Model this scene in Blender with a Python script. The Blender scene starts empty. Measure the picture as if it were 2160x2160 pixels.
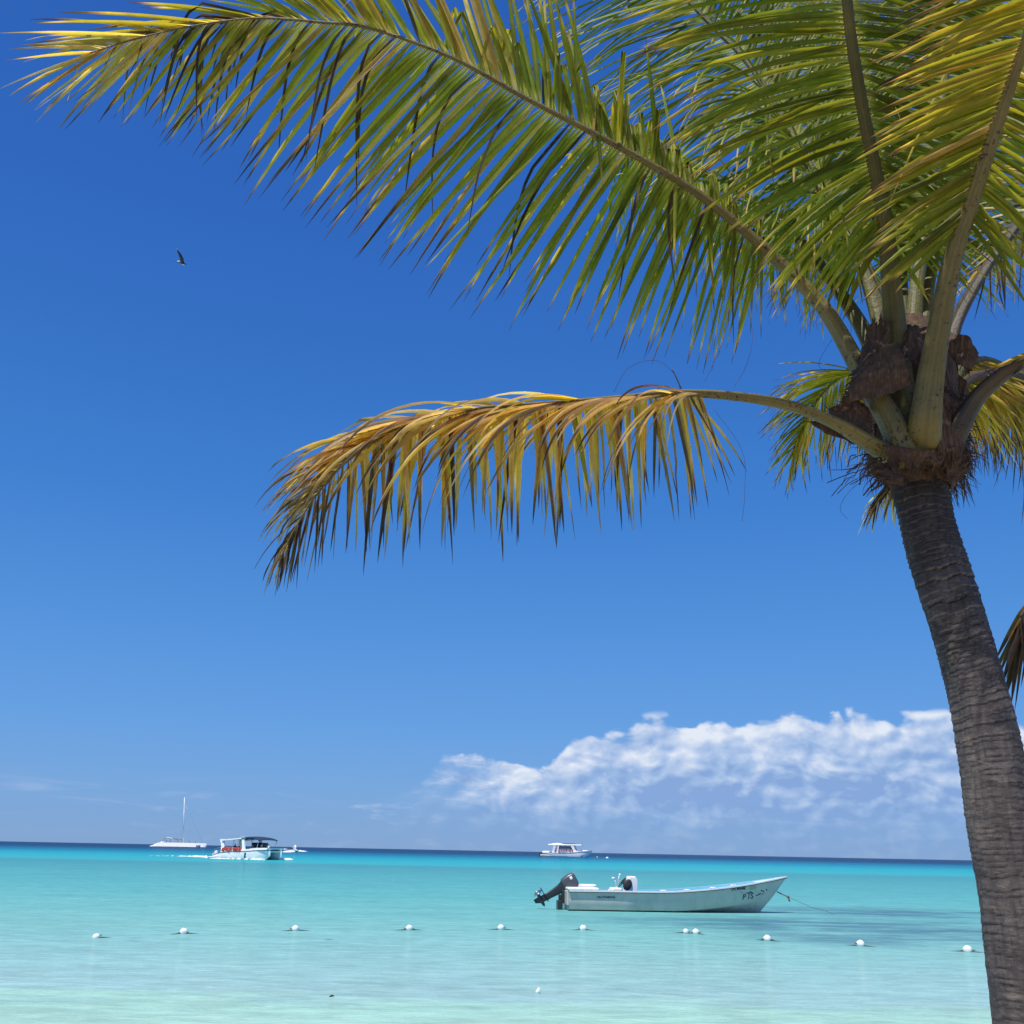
import bpy, math, random
from mathutils import Vector, Matrix, noise
R = math.radians
random.seed(7)
scene = bpy.context.scene
COL = scene.collection
V = Vector

# ------------------------------------------------------------------ camera
TANH = math.tan(R(27.0))
H = 2.0
PITCH, ROLL = R(18.65), R(1.124)
CAM = V((0, 0, H))
_f = V((0, math.cos(PITCH), math.sin(PITCH)))
_r0 = V((1, 0, 0))
_u0 = V((0, -math.sin(PITCH), math.cos(PITCH)))
CR = _r0 * math.cos(ROLL) + _u0 * math.sin(ROLL)
CU = _u0 * math.cos(ROLL) - _r0 * math.sin(ROLL)
CF = _f
cd = bpy.data.cameras.new('camera')
cd.sensor_fit = 'HORIZONTAL'
cd.angle = R(54.0)
cd.clip_start, cd.clip_end = 0.05, 90000
cam = bpy.data.objects.new('camera', cd)
COL.objects.link(cam)
m = Matrix((CR, CU, -CF)).transposed().to_4x4()
m.translation = CAM
cam.matrix_world = m
scene.camera = cam
PXM = 1.118 / (1080 / TANH)      # metres per sketch unit per metre of distance

def ray(u, v):
    return (CF + CR * ((u - 966) / 966 * TANH) + CU * ((966 - v) / 966 * TANH))

def P(u, v, Y):                  # world point at distance Y out to sea
    d = ray(u, v)
    return CAM + d * (Y / d.y)

def W(u, v, z=0.0):              # point on the water
    d = ray(u, v)
    return CAM + d * ((z - H) / d.z)

# ------------------------------------------------------------------ materials
def new_mat(name):
    mt = bpy.data.materials.new(name)
    mt.use_nodes = True
    nt = mt.node_tree
    return mt, nt, nt.nodes['Principled BSDF'], nt.nodes['Material Output']

def N(nt, kind, **kw):
    n = nt.nodes.new(kind)
    for k, val in kw.items():
        if k.startswith('i_'):
            n.inputs[int(k[2:])].default_value = val
        else:
            setattr(n, k, val)
    return n

def L(nt, a, b):
    nt.links.new(a, b)

def ramp(nt, stops, fac=None, interp='LINEAR'):
    n = nt.nodes.new('ShaderNodeValToRGB')
    cr = n.color_ramp
    cr.interpolation = interp
    while len(cr.elements) < len(stops):
        cr.elements.new(0.5)
    for e, (p, c) in zip(cr.elements, stops):
        e.position = p
        e.color = (c[0], c[1], c[2], 1)
    if fac is not None:
        L(nt, fac, n.inputs[0])
    return n

def math_(nt, op, a, b=None, c=None, clamp=False):
    n = nt.nodes.new('ShaderNodeMath')
    n.operation = op
    n.use_clamp = clamp
    for i, x in enumerate((a, b, c)):
        if x is None:
            continue
        if isinstance(x, (int, float)):
            n.inputs[i].default_value = x
        else:
            L(nt, x, n.inputs[i])
    return n.outputs[0]

def mix_(nt, fac, a, b, blend='MIX'):
    n = nt.nodes.new('ShaderNodeMix')
    n.data_type = 'RGBA'
    n.blend_type = blend
    for sock, x in ((n.inputs[0], fac), (n.inputs[6], a), (n.inputs[7], b)):
        if isinstance(x, (int, float)):
            sock.default_value = x
        elif isinstance(x, (tuple, list)):
            sock.default_value = (x[0], x[1], x[2], 1)
        else:
            L(nt, x, sock)
    return n.outputs[2]

def noise_(nt, vec, scale, detail=4, rough=0.55, dist=0.0):
    n = nt.nodes.new('ShaderNodeTexNoise')
    n.inputs['Scale'].default_value = scale
    n.inputs['Detail'].default_value = detail
    n.inputs['Roughness'].default_value = rough
    n.inputs['Distortion'].default_value = dist
    if vec is not None:
        L(nt, vec, n.inputs['Vector'])
    return n.outputs[0]

def mapping_(nt, vec, scale=(1, 1, 1), loc=(0, 0, 0), rot=(0, 0, 0)):
    n = nt.nodes.new('ShaderNodeMapping')
    n.inputs['Location'].default_value = loc
    n.inputs['Rotation'].default_value = rot
    n.inputs['Scale'].default_value = scale
    L(nt, vec, n.inputs['Vector'])
    return n.outputs[0]

def srgb(r, g, b):
    f = lambda c: (c / 255 / 12.92) if c / 255 <= 0.04045 else ((c / 255 + 0.055) / 1.055) ** 2.4
    return (f(r), f(g), f(b))

def plain(name, col, rough=0.5, var=0.12, scale=3.0, metal=0.0, dirt=None, dirt_amt=0.0):
    mt, nt, p, out = new_mat(name)
    co = N(nt, 'ShaderNodeTexCoord').outputs['Object']
    nz = noise_(nt, co, scale, 6, 0.6)
    lo = tuple(c * (1 - var) for c in col)
    hi = tuple(min(1, c * (1 + var)) for c in col)
    c = ramp(nt, [(0.3, lo), (0.7, hi)], nz).outputs[0]
    if dirt:
        n2 = noise_(nt, mapping_(nt, co, (1.0, 1.0, 0.35)), scale * 2.3, 8, 0.7)
        f = math_(nt, 'MULTIPLY', math_(nt, 'SUBTRACT', n2, 0.48, clamp=True), dirt_amt * 6, clamp=True)
        c = mix_(nt, f, c, dirt)
    L(nt, c, p.inputs['Base Color'])
    p.inputs['Metallic'].default_value = metal
    r = math_(nt, 'MULTIPLY_ADD', nz, 0.25, rough - 0.12)
    L(nt, r, p.inputs['Roughness'])
    return mt

M = {}
M['gel'] = plain('white_gelcoat', (0.88, 0.87, 0.85), 0.35, 0.04, 2.0)
M['gel_old'] = plain('weathered_gelcoat', (0.52, 0.50, 0.46), 0.5, 0.08, 1.5, dirt=(0.30, 0.29, 0.25), dirt_amt=0.30)
M['gel_cap'] = plain('gunwale_paint', (0.78, 0.80, 0.80), 0.45, 0.06, 4, dirt=(0.4, 0.4, 0.38), dirt_amt=0.15)
M['hull_blue'] = plain('interior_blue_paint', (0.05, 0.28, 0.45), 0.5, 0.12, 3)
M['hull_cyan'] = plain('interior_pale_blue_paint', (0.24, 0.62, 0.76), 0.5, 0.08, 3)
M['navy'] = plain('navy_canvas', (0.018, 0.035, 0.075), 0.8, 0.15, 2)
M['dark'] = plain('dark_rubber', (0.025, 0.027, 0.03), 0.6, 0.2, 6)
M['motor'] = plain('grey_motor_paint', (0.075, 0.08, 0.095), 0.34, 0.12, 4)
M['motor_dk'] = plain('black_motor_paint', (0.028, 0.03, 0.035), 0.4, 0.15, 4)
M['steel'] = plain('stainless_steel', (0.6, 0.6, 0.6), 0.3, 0.05, 4, metal=1.0)
M['glass_dk'] = plain('tinted_window', (0.012, 0.016, 0.02), 0.12, 0.1, 2)
M['glass_lt'] = plain('greyish_plastic_window', (0.16, 0.19, 0.22), 0.25, 0.1, 2)
M['red'] = plain('red_life_vest_cloth', (0.75, 0.10, 0.08), 0.7, 0.15, 5)
M['ink'] = plain('navy_lettering', (0.015, 0.03, 0.07), 0.5, 0.1, 5)
M['sticker'] = plain('faded_sticker', (0.36, 0.35, 0.30), 0.6, 0.2, 30)
M['rope'] = plain('weathered_rope', (0.16, 0.14, 0.11), 0.9, 0.3, 30)
M['rope_dk'] = plain('dark_wet_rope', (0.05, 0.07, 0.06), 0.7, 0.3, 30)
M['skin'] = plain('skin', (0.30, 0.16, 0.10), 0.6, 0.1, 5)
M['white_cloth'] = plain('white_cloth', (0.75, 0.75, 0.74), 0.9, 0.05, 5)
M['dark_cloth'] = plain('dark_cloth', (0.02, 0.025, 0.035), 0.9, 0.1, 5)
M['pink_cloth'] = plain('pink_cloth', (0.62, 0.30, 0.30), 0.9, 0.1, 5)
M['hair'] = plain('dark_hair', (0.015, 0.012, 0.01), 0.6, 0.1, 9)
M['bird'] = plain('black_feathers', (0.012, 0.014, 0.02), 0.5, 0.2, 20)
M['bird_white'] = plain('white_feathers', (0.75, 0.75, 0.75), 0.8, 0.05, 20)
M['foam'] = plain('sea_foam', (0.85, 0.88, 0.88), 0.9, 0.04, 3)
M['twig'] = plain('dark_wet_wood', (0.02, 0.018, 0.015), 0.6, 0.2, 20)

# ------------------------------------------------------------------ mesh building
class MB:
    def __init__(s):
        s.v, s.f, s.m, s.c = [], [], [], []

    def add(s, verts, faces, mi=0, col=None):
        b = len(s.v)
        s.v += [tuple(x) for x in verts]
        s.f += [tuple(b + i for i in f) for f in faces]
        s.m += [mi] * len(faces)
        if col is not None:
            s.c += col if isinstance(col, list) else [col] * len(verts)
        elif s.c or False:
            s.c += [(0, 1, 0, 1)] * len(verts)

    def tube(s, pts, rad, n=8, flat=1.0, mi=0, cap=True, up=None, col=None, prof=None):
        pts = [V(p) for p in pts]
        if isinstance(rad, (int, float)):
            rad = [rad] * len(pts)
        vs, fs = [], []
        a = None
        for i, p in enumerate(pts):
            t = (pts[min(i + 1, len(pts) - 1)] - pts[max(i - 1, 0)]).normalized()
            if a is None:
                a = V(up) if up else (V((0, 0, 1)) if abs(t.z) < 0.9 else V((1, 0, 0)))
            a = (a - t * a.dot(t)).normalized()
            b = t.cross(a)
            for k in range(n):
                th = 2 * math.pi * k / n
                q = prof(th) if prof else 1.0
                vs.append(p + a * (math.cos(th) * rad[i] * flat * q) + b * (math.sin(th) * rad[i] * q))
        for i in range(len(pts) - 1):
            for k in range(n):
                k2 = (k + 1) % n
                fs.append((i * n + k, i * n + k2, (i + 1) * n + k2, (i + 1) * n + k))
        if cap:
            fs.append(tuple(range(n - 1, -1, -1)))
            fs.append(tuple((len(pts) - 1) * n + k for k in range(n)))
        s.add(vs, fs, mi, col)

    def box(s, c, size, mi=0, taper=1.0, rot=None, shear=(0, 0), bev=0.0):
        x, y, z = size[0] / 2, size[1] / 2, size[2] / 2
        b = min(bev, x * .9, y * .9, z * .9)
        if b <= 0:
            prof = [(-z, 0), (z, 0)]
        else:
            prof = [(-z, -b), (-z + b, 0), (z - b, 0), (z, -b)]
        vs, fs = [], []
        for (zz, ins) in prof:
            k = taper if zz > 0 else 1.0
            xs, ys = (x + ins) * k, (y + ins) * k
            if b > 0:
                ring = [(-xs + b, -ys), (xs - b, -ys), (xs, -ys + b), (xs, ys - b), (xs - b, ys), (-xs + b, ys), (-xs, ys - b), (-xs, -ys + b)]
            else:
                ring = [(-xs, -ys), (xs, -ys), (xs, ys), (-xs, ys)]
            for (px, py) in ring:
                q = V((px + shear[0] * (zz + z), py + shear[1] * (zz + z), zz))
                if rot:
                    q = rot @ q
                vs.append(V(c) + q)
        n = len(vs) // len(prof)
        for i in range(len(prof) - 1):
            for k in range(n):
                k2 = (k + 1) % n
                fs.append((i * n + k, i * n + k2, (i + 1) * n + k2, (i + 1) * n + k))
        fs.append(tuple(range(n - 1, -1, -1)))
        fs.append(tuple((len(prof) - 1) * n + k for k in range(n)))
        s.add(vs, fs, mi)

    def loft(s, rings, mi=0, closed=True, caps=True):
        n = len(rings[0])
        vs = [V(p) for r in rings for p in r]
        fs = []
        for i in range(len(rings) - 1):
            for k in range(n if closed else n - 1):
                k2 = (k + 1) % n
                fs.append((i * n + k, i * n + k2, (i + 1) * n + k2, (i + 1) * n + k))
        if caps and closed:
            fs.append(tuple(range(n - 1, -1, -1)))
            fs.append(tuple((len(rings) - 1) * n + k for k in range(n)))
        s.add(vs, fs, mi)

    def ball(s, c, r, nu=14, nv=9, mi=0, rot=None, bump=0.0, seed=0):
        if isinstance(r, (int, float)):
            r = (r, r, r)
        vs, fs = [], []
        for j in range(nv + 1):
            ph = math.pi * j / nv
            for i in range(nu):
                th = 2 * math.pi * i / nu
                q = V((math.sin(ph) * math.cos(th), math.sin(ph) * math.sin(th), math.cos(ph)))
                k = 1 + bump * noise.noise(q * 2.1 + V((seed, seed * .7, 0)))
                q = V((q.x * r[0], q.y * r[1], q.z * r[2])) * k
                if rot:
                    q = rot @ q
                vs.append(V(c) + q)
        for j in range(nv):
            for i in range(nu):
                i2 = (i + 1) % nu
                fs.append((j * nu + i, (j + 1) * nu + i, (j + 1) * nu + i2, j * nu + i2))
        s.add(vs, fs, mi)

    def build(s, name, mats, parent=None, smooth=True, local=None, angle=None):
        me = bpy.data.meshes.new(name)
        me.from_pydata(s.v, [], s.f)
        if not isinstance(mats, (list, tuple)):
            mats = [mats]
        for x in mats:
            me.materials.append(x)
        me.polygons.foreach_set('material_index', s.m)
        if smooth:
            me.polygons.foreach_set('use_smooth', [True] * len(me.polygons))
            if angle is not None:
                me.set_sharp_from_angle(angle=R(angle))
        if s.c:
            at = me.color_attributes.new('tint', 'FLOAT_COLOR', 'POINT')
            at.data.foreach_set('color', [x for c in s.c for x in c])
        me.validate()
        me.update()
        o = bpy.data.objects.new(name, me)
        COL.objects.link(o)
        if parent is not None:
            o.parent = parent
        return o

def tag(o, label, cat=None, group=None, kind=None):
    o['label'] = label
    if cat:
        o['category'] = cat
    if group:
        o['group'] = group
    if kind:
        o['kind'] = kind
    return o

def thing(name, label, cat, loc=(0, 0, 0), rz=0.0, group=None):
    o = bpy.data.objects.new(name, None)
    o.empty_display_size = 0.3
    COL.objects.link(o)
    o.location = loc
    o.rotation_euler = (0, 0, rz)
    return tag(o, label, cat, group)

def spline(pts, n):              # Catmull-Rom through tuples of any length
    out = []
    K = len(pts)
    for i in range(K - 1):
        p0, p1, p2, p3 = pts[max(i - 1, 0)], pts[i], pts[i + 1], pts[min(i + 2, K - 1)]
        for j in range(n):
            t = j / n
            out.append(tuple(0.5 * (2 * b + (c - a) * t + (2 * a - 5 * b + 4 * c - d) * t * t + (3 * b - a - 3 * c + d) * t ** 3)
                             for a, b, c, d in zip(p0, p1, p2, p3)))
    out.append(tuple(pts[-1]))
    return out

def keyed(keys, x):              # linear interpolation in rows (x, a, b, ...)
    ks = sorted(keys)
    if x <= ks[0][0]:
        return ks[0][1:]
    for a, b in zip(ks, ks[1:]):
        if x <= b[0]:
            t = (x - a[0]) / (b[0] - a[0])
            return tuple(p + (q - p) * t for p, q in zip(a[1:], b[1:]))
    return ks[-1][1:]

def sm(a, b, x):
    t = max(0, min(1, (x - a) / (b - a)))
    return t * t * (3 - 2 * t)
# ------------------------------------------------------------------ sun, sky, clouds
SUN_EL, SUN_AZ = R(67), R(216)     # azimuth measured from straight out to sea, clockwise
sd = bpy.data.lights.new('sun', 'SUN')
sd.energy = 4.9
sd.angle = R(0.53)
sd.color = (1.0, 0.95, 0.87)
so = bpy.data.objects.new('sun', sd)
COL.objects.link(so)
sdir = V((math.sin(SUN_AZ) * math.cos(SUN_EL), math.cos(SUN_AZ) * math.cos(SUN_EL), math.sin(SUN_EL)))
so.rotation_euler = sdir.to_track_quat('Z', 'Y').to_euler()
so.location = (0, 0, 30)

wd = bpy.data.worlds.new('World')
scene.world = wd
wd.use_nodes = True
nt = wd.node_tree
bg = nt.nodes['Background']
sky = N(nt, 'ShaderNodeTexSky')
sky.sky_type = 'NISHITA'
sky.sun_disc = False
sky.sun_elevation = SUN_EL
sky.sun_rotation = SUN_AZ
sky.air_density, sky.dust_density, sky.ozone_density = 1.0, 0.2, 3.0
nish = mix_(nt, 1.0, sky.outputs[0], (0.1, 0.1, 0.1), 'MULTIPLY')
gen = N(nt, 'ShaderNodeTexCoord').outputs['Generated']
nrm = N(nt, 'ShaderNodeVectorMath', operation='NORMALIZE')
L(nt, gen, nrm.inputs[0])
sep = N(nt, 'ShaderNodeSeparateXYZ')
L(nt, nrm.outputs[0], sep.inputs[0])
sx, sy, sz = sep.outputs
grad = ramp(nt, [(0.0, srgb(116, 160, 213)), (0.05, srgb(107, 161, 222)), (0.11, srgb(94, 157, 228)), (0.2, srgb(77, 145, 223)),
                 (0.32, srgb(56, 127, 212)), (0.45, srgb(46, 112, 200)), (0.56, srgb(39, 102, 193)), (0.72, srgb(34, 93, 184)),
                 (1.0, srgb(32, 87, 178))], sz).outputs[0]
skyc = mix_(nt, 0.12, grad, nish)
# cloud bank: cumulus tops follow a skyline over azimuth
az = math_(nt, 'ARCTAN2', sx, sy)
cv = N(nt, 'ShaderNodeFloatCurve')
AZ0, AZ1 = -1.0, 1.2
def uv_az(u, v):
    d = ray(u, v).normalized()
    return math.atan2(d.x, d.y), d.z
prof = [(-400, 1580), (60, 1570), (250, 1532), (520, 1528), (690, 1502), (800, 1470), (835, 1432), (885, 1408), (950, 1412), (1010, 1440), (1060, 1418),
        (1120, 1378), (1200, 1358), (1250, 1350), (1330, 1366), (1440, 1356), (1530, 1346), (1600, 1328), (1660, 1344), (1760, 1346), (1850, 1342), (1932, 1380), (2200, 1440)]
pts = []
for (u, v) in prof:
    a, z = uv_az(u, v)
    pts.append(((a - AZ0) / (AZ1 - AZ0), z / 0.3))
cm = cv.mapping.curves[0]
while len(cm.points) < len(pts):
    cm.points.new(0.5, 0.5)
for cp, (x, y) in zip(cm.points, pts):
    cp.location = (x, max(0.0, y))
    cp.handle_type = 'AUTO'
cv.mapping.update()
L(nt, math_(nt, 'MULTIPLY_ADD', az, 1 / (AZ1 - AZ0), -AZ0 / (AZ1 - AZ0)), cv.inputs[1])
top = math_(nt, 'MULTIPLY', cv.outputs[0], 0.3)
comb = N(nt, 'ShaderNodeCombineXYZ')
L(nt, az, comb.inputs[0])
L(nt, sz, comb.inputs[1])
pv = mapping_(nt, comb.outputs[0], (1.0, 1.55, 1.0))
def fbm(vec, sc, det, ro=0.58, dist=0.0):
    return noise_(nt, vec, sc, det, ro, dist)
warp = N(nt, 'ShaderNodeTexNoise')
warp.inputs['Scale'].default_value = 14
warp.inputs['Detail'].default_value = 3
L(nt, pv, warp.inputs['Vector'])
wv = N(nt, 'ShaderNodeVectorMath', operation='MULTIPLY_ADD')
L(nt, warp.outputs['Color'], wv.inputs[0])
wv.inputs[1].default_value = (0.03, 0.03, 0)
L(nt, pv, wv.inputs[2])
def dens(off):
    vv = N(nt, 'ShaderNodeVectorMath', operation='ADD')
    L(nt, wv.outputs[0], vv.inputs[0])
    vv.inputs[1].default_value = off
    def puff(sc, det, loc):
        vo = N(nt, 'ShaderNodeTexVoronoi', feature='SMOOTH_F1')
        vo.voronoi_dimensions = '2D'
        vo.inputs['Scale'].default_value = sc
        vo.inputs['Detail'].default_value = det
        vo.inputs['Roughness'].default_value = 0.5
        vo.inputs['Smoothness'].default_value = 0.55
        L(nt, mapping_(nt, vv.outputs[0], (1, 1, 1), loc), vo.inputs['Vector'])
        return math_(nt, 'SUBTRACT', 1.0, vo.outputs['Distance'])
    a = puff(15, 2.0, (0.3, 0.1, 0))
    c_ = puff(44, 2.0, (2.3, 1.1, 0))
    f_ = fbm(vv.outputs[0], 60, 7, 0.6)
    g_ = fbm(vv.outputs[0], 9, 3, 0.5)
    s_ = math_(nt, 'ADD', math_(nt, 'MULTIPLY', a, 0.36), math_(nt, 'MULTIPLY', c_, 0.16))
    s_ = math_(nt, 'ADD', s_, math_(nt, 'MULTIPLY', f_, 0.14))
    return math_(nt, 'ADD', s_, math_(nt, 'MULTIPLY', g_, 0.34))
d0 = dens((0, 0, 0))
d1 = dens((-0.006, 0.010, 0))
hgt = math_(nt, 'SUBTRACT', top, sz)
cov = math_(nt, 'ADD', hgt, math_(nt, 'MULTIPLY', math_(nt, 'SUBTRACT', d0, 0.38), 0.07))
mr = N(nt, 'ShaderNodeMapRange', interpolation_type='SMOOTHSTEP')
L(nt, cov, mr.inputs[0])
mr.inputs[1].default_value = 0.0
mr.inputs[2].default_value = 0.008
gate = N(nt, 'ShaderNodeMapRange', interpolation_type='SMOOTHSTEP')
L(nt, hgt, gate.inputs[0])
gate.inputs[1].default_value = -0.006
gate.inputs[2].default_value = 0.002
edge = math_(nt, 'MULTIPLY', mr.outputs[0], gate.outputs[0])
# thin, broken cloud in the west end and holes in the lower deck
wst = N(nt, 'ShaderNodeMapRange', interpolation_type='SMOOTHSTEP')
L(nt, az, wst.inputs[0])
wst.inputs[1].default_value = uv_az(700, 1500)[0]
wst.inputs[2].default_value = uv_az(1130, 1400)[0]
hole = fbm(mapping_(nt, wv.outputs[0], (0.75, 2.2, 1), (7.3, 2.2, 0)), 24, 7, 0.6)
hr = N(nt, 'ShaderNodeMapRange', interpolation_type='SMOOTHSTEP')
L(nt, math_(nt, 'ADD', hole, math_(nt, 'MULTIPLY', wst.outputs[0], 0.2)), hr.inputs[0])
hr.inputs[1].default_value = 0.50
hr.inputs[2].default_value = 0.72
body = math_(nt, 'MULTIPLY', edge, math_(nt, 'ADD', math_(nt, 'MULTIPLY', wst.outputs[0], 0.95), math_(nt, 'MULTIPLY', hr.outputs[0], 0.7), clamp=True), clamp=True)
lowf = N(nt, 'ShaderNodeMapRange', interpolation_type='SMOOTHSTEP')
L(nt, sz, lowf.inputs[0])
lowf.inputs[1].default_value = 0.012
lowf.inputs[2].default_value = 0.06
lowf.inputs[3].default_value = 0.22
lowf.inputs[4].default_value = 0.96
mask = math_(nt, 'MULTIPLY', body, lowf.outputs[0], clamp=True)
# cloud form: relief towards the sun plus brighter heads
rel = math_(nt, 'MULTIPLY', math_(nt, 'SUBTRACT', d0, d1), 2.3)
head = N(nt, 'ShaderNodeMapRange', interpolation_type='SMOOTHSTEP')
L(nt, hgt, head.inputs[0])
head.inputs[1].default_value = 0.085
head.inputs[2].default_value = 0.0
lum = math_(nt, 'ADD', math_(nt, 'MULTIPLY_ADD', head.outputs[0], 0.56, 0.18), rel)
lum = math_(nt, 'ADD', lum, math_(nt, 'MULTIPLY', math_(nt, 'SUBTRACT', d0, 0.50), 0.8), clamp=True)
cc = ramp(nt, [(0.0, srgb(136, 168, 218)), (0.25, srgb(156, 185, 227)), (0.55, srgb(184, 204, 236)), (0.8, srgb(212, 223, 243)), (1.0, srgb(230, 237, 248))], lum).outputs[0]
stk = noise_(nt, mapping_(nt, comb.outputs[0], (7, 62, 1), (1.3, .4, 0)), 1.0, 6, 0.6, 0.6)
sr_ = N(nt, 'ShaderNodeMapRange', interpolation_type='SMOOTHSTEP')
L(nt, stk, sr_.inputs[0])
sr_.inputs[1].default_value = 0.52
sr_.inputs[2].default_value = 0.74
bnd = ramp(nt, [(0.0, (0, 0, 0)), (0.012, (.15, .15, .15)), (0.03, (1, 1, 1)), (0.045, (.8, .8, .8)), (0.062, (0, 0, 0))], sz).outputs[0]
smk = math_(nt, 'MULTIPLY', math_(nt, 'MULTIPLY', sr_.outputs[0], bnd), 0.55)
skyc = mix_(nt, smk, skyc, srgb(176, 194, 232))
final = mix_(nt, mask, skyc, cc)
L(nt, final, bg.inputs[0])
bg.inputs[1].default_value = 1.0

# ------------------------------------------------------------------ sea and beach
mt, nt, p, out = new_mat('sea_water')
co = N(nt, 'ShaderNodeTexCoord').outputs['Object']
sp = N(nt, 'ShaderNodeSeparateXYZ')
L(nt, co, sp.inputs[0])
X, Y, Z = sp.outputs
lg = math_(nt, 'LOGARITHM', math_(nt, 'MAXIMUM', Y, 5.0), 10)
# depth contours wander: noise in (x/y, log y) keeps the same look near and far
rat = math_(nt, 'DIVIDE', X, math_(nt, 'MAXIMUM', Y, 5.0))
cb = N(nt, 'ShaderNodeCombineXYZ')
L(nt, rat, cb.inputs[0])
L(nt, lg, cb.inputs[1])
n1 = noise_(nt, mapping_(nt, cb.outputs[0], (1.3, 16, 1)), 1.0, 4, 0.5)
n2 = noise_(nt, mapping_(nt, co, (0.22, 0.5, 1)), 1.0, 4, 0.55)
n3 = noise_(nt, mapping_(nt, co, (0.45, 1.1, 1), rot=(0, 0, 0.1)), 1.0, 4, 0.55)
tt = math_(nt, 'MULTIPLY_ADD', math_(nt, 'SUBTRACT', n1, 0.5), 0.10, lg)
near = N(nt, 'ShaderNodeMapRange')
L(nt, Y, near.inputs[0])
near.inputs[1].default_value = 30
near.inputs[2].default_value = 14
tt = math_(nt, 'ADD', tt, math_(nt, 'MULTIPLY', math_(nt, 'MULTIPLY', math_(nt, 'SUBTRACT', n3, 0.5), near.outputs[0]), 0.09))
tt = math_(nt, 'MULTIPLY_ADD', tt, 1 / 3, -1 / 3)
def lt(y): return (math.log10(y) - 1) / 3
WC = [(lt(10), (0.36, 0.56, 0.44)), (lt(15.2), (0.32, 0.545, 0.45)), (lt(15.6), (0.29, 0.475, 0.455)), (lt(20), (0.26, 0.47, 0.445)), (lt(29), (0.185, 0.445, 0.41)),
      (lt(50), (0.11, 0.39, 0.38)), (lt(90), (0.075, 0.33, 0.345)), (lt(125), (0.06, 0.28, 0.315)), (lt(150), (0.04, 0.37, 0.40)), (lt(215), (0.02, 0.33, 0.40)),
      (lt(330), (0.008, 0.18, 0.29)), (lt(560), (0.004, 0.062, 0.15)), (lt(900), (0.003, 0.036, 0.105)), (lt(9000), (0.003, 0.030, 0.095))]
base = ramp(nt, WC, tt).outputs[0]
# sea-grass beds on the bottom
def blob(cx, cy, rx, ry, rotz=0.0):
    mp = mapping_(nt, co, (1 / rx, 1 / ry, 0), (-cx / rx, -cy / ry, 0))
    ln = N(nt, 'ShaderNodeVectorMath', operation='LENGTH')
    L(nt, mp, ln.inputs[0])
    s_ = N(nt, 'ShaderNodeMapRange', interpolation_type='SMOOTHSTEP')
    L(nt, ln.outputs['Value'], s_.inputs[0])
    s_.inputs[1].default_value = 1.0
    s_.inputs[2].default_value = 0.25
    return s_.outputs[0]
c1 = W(1640, 1748)
c2 = W(1560, 1722)
c3 = W(1800, 1775)
bl = math_(nt, 'MAXIMUM', blob(c1.x, c1.y, 12, 6.0), math_(nt, 'MAXIMUM', blob(c2.x + 3, c2.y + 1, 9, 6), blob(c3.x, c3.y, 8, 3.6)))
n4 = noise_(nt, mapping_(nt, co, (0.30, 0.55, 1)), 1.0, 5, 0.62)
gm = N(nt, 'ShaderNodeMapRange', interpolation_type='SMOOTHSTEP')
L(nt, n4, gm.inputs[0])
gm.inputs[1].default_value = 0.30
gm.inputs[2].default_value = 0.62
base = mix_(nt, math_(nt, 'MULTIPLY', math_(nt, 'MULTIPLY', bl, gm.outputs[0]), 0.95), base, (0.07, 0.185, 0.235))
# wide pale and dark drifts of sand and weed, plus painted ripple light
drift_and_ripple = math_(nt, 'MULTIPLY_ADD', math_(nt, 'SUBTRACT', n2, 0.5), 0.35, 1.0)
ripple_light = noise_(nt, mapping_(nt, co, (1.3, 3.0, 1), rot=(0, 0, 0.06)), 1.0, 5, 0.62, 0.5)
drift_and_ripple = math_(nt, 'ADD', drift_and_ripple, math_(nt, 'MULTIPLY', math_(nt, 'SUBTRACT', ripple_light, 0.5), 0.85))
dr = N(nt, 'ShaderNodeCombineXYZ')
for i in range(3):
    L(nt, drift_and_ripple, dr.inputs[i])
base = mix_(nt, 1.0, base, dr.outputs[0], 'MULTIPLY')
w1 = noise_(nt, mapping_(nt, co, (0.8, 1.7, 1), rot=(0, 0, 0.12)), 1.0, 4, 0.6, 0.3)
w2 = noise_(nt, mapping_(nt, co, (2.2, 5.0, 1), rot=(0, 0, -0.15)), 1.0, 4, 0.6, 0.4)
w3 = noise_(nt, mapping_(nt, co, (0.12, 0.42, 1), rot=(0, 0, 0.05)), 1.0, 2, 0.5)
hh = math_(nt, 'ADD', math_(nt, 'MULTIPLY', w1, 0.30), math_(nt, 'MULTIPLY', w2, 0.07))
hh = math_(nt, 'ADD', hh, math_(nt, 'MULTIPLY', w3, 0.30))
bp = N(nt, 'ShaderNodeBump')
bp.inputs['Strength'].default_value = 0.85
bp.inputs['Distance'].default_value = 1.0
L(nt, hh, bp.inputs['Height'])
# caustic sunlight painted into the base colour as short pale dashes over the sand
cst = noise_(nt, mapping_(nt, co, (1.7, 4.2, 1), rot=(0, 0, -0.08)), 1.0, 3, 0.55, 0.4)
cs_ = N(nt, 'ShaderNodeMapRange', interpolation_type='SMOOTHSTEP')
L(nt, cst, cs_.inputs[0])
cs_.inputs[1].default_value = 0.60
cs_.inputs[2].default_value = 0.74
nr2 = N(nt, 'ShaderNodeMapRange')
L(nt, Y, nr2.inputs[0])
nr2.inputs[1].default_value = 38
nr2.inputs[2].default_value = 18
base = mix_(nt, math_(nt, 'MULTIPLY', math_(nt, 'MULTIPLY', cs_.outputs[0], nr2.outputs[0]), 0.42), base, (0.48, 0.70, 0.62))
df = N(nt, 'ShaderNodeBsdfDiffuse')
L(nt, base, df.inputs[0])
gl = N(nt, 'ShaderNodeBsdfGlossy')
gl.inputs['Roughness'].default_value = 0.07
L(nt, bp.outputs[0], gl.inputs['Normal'])
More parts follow.
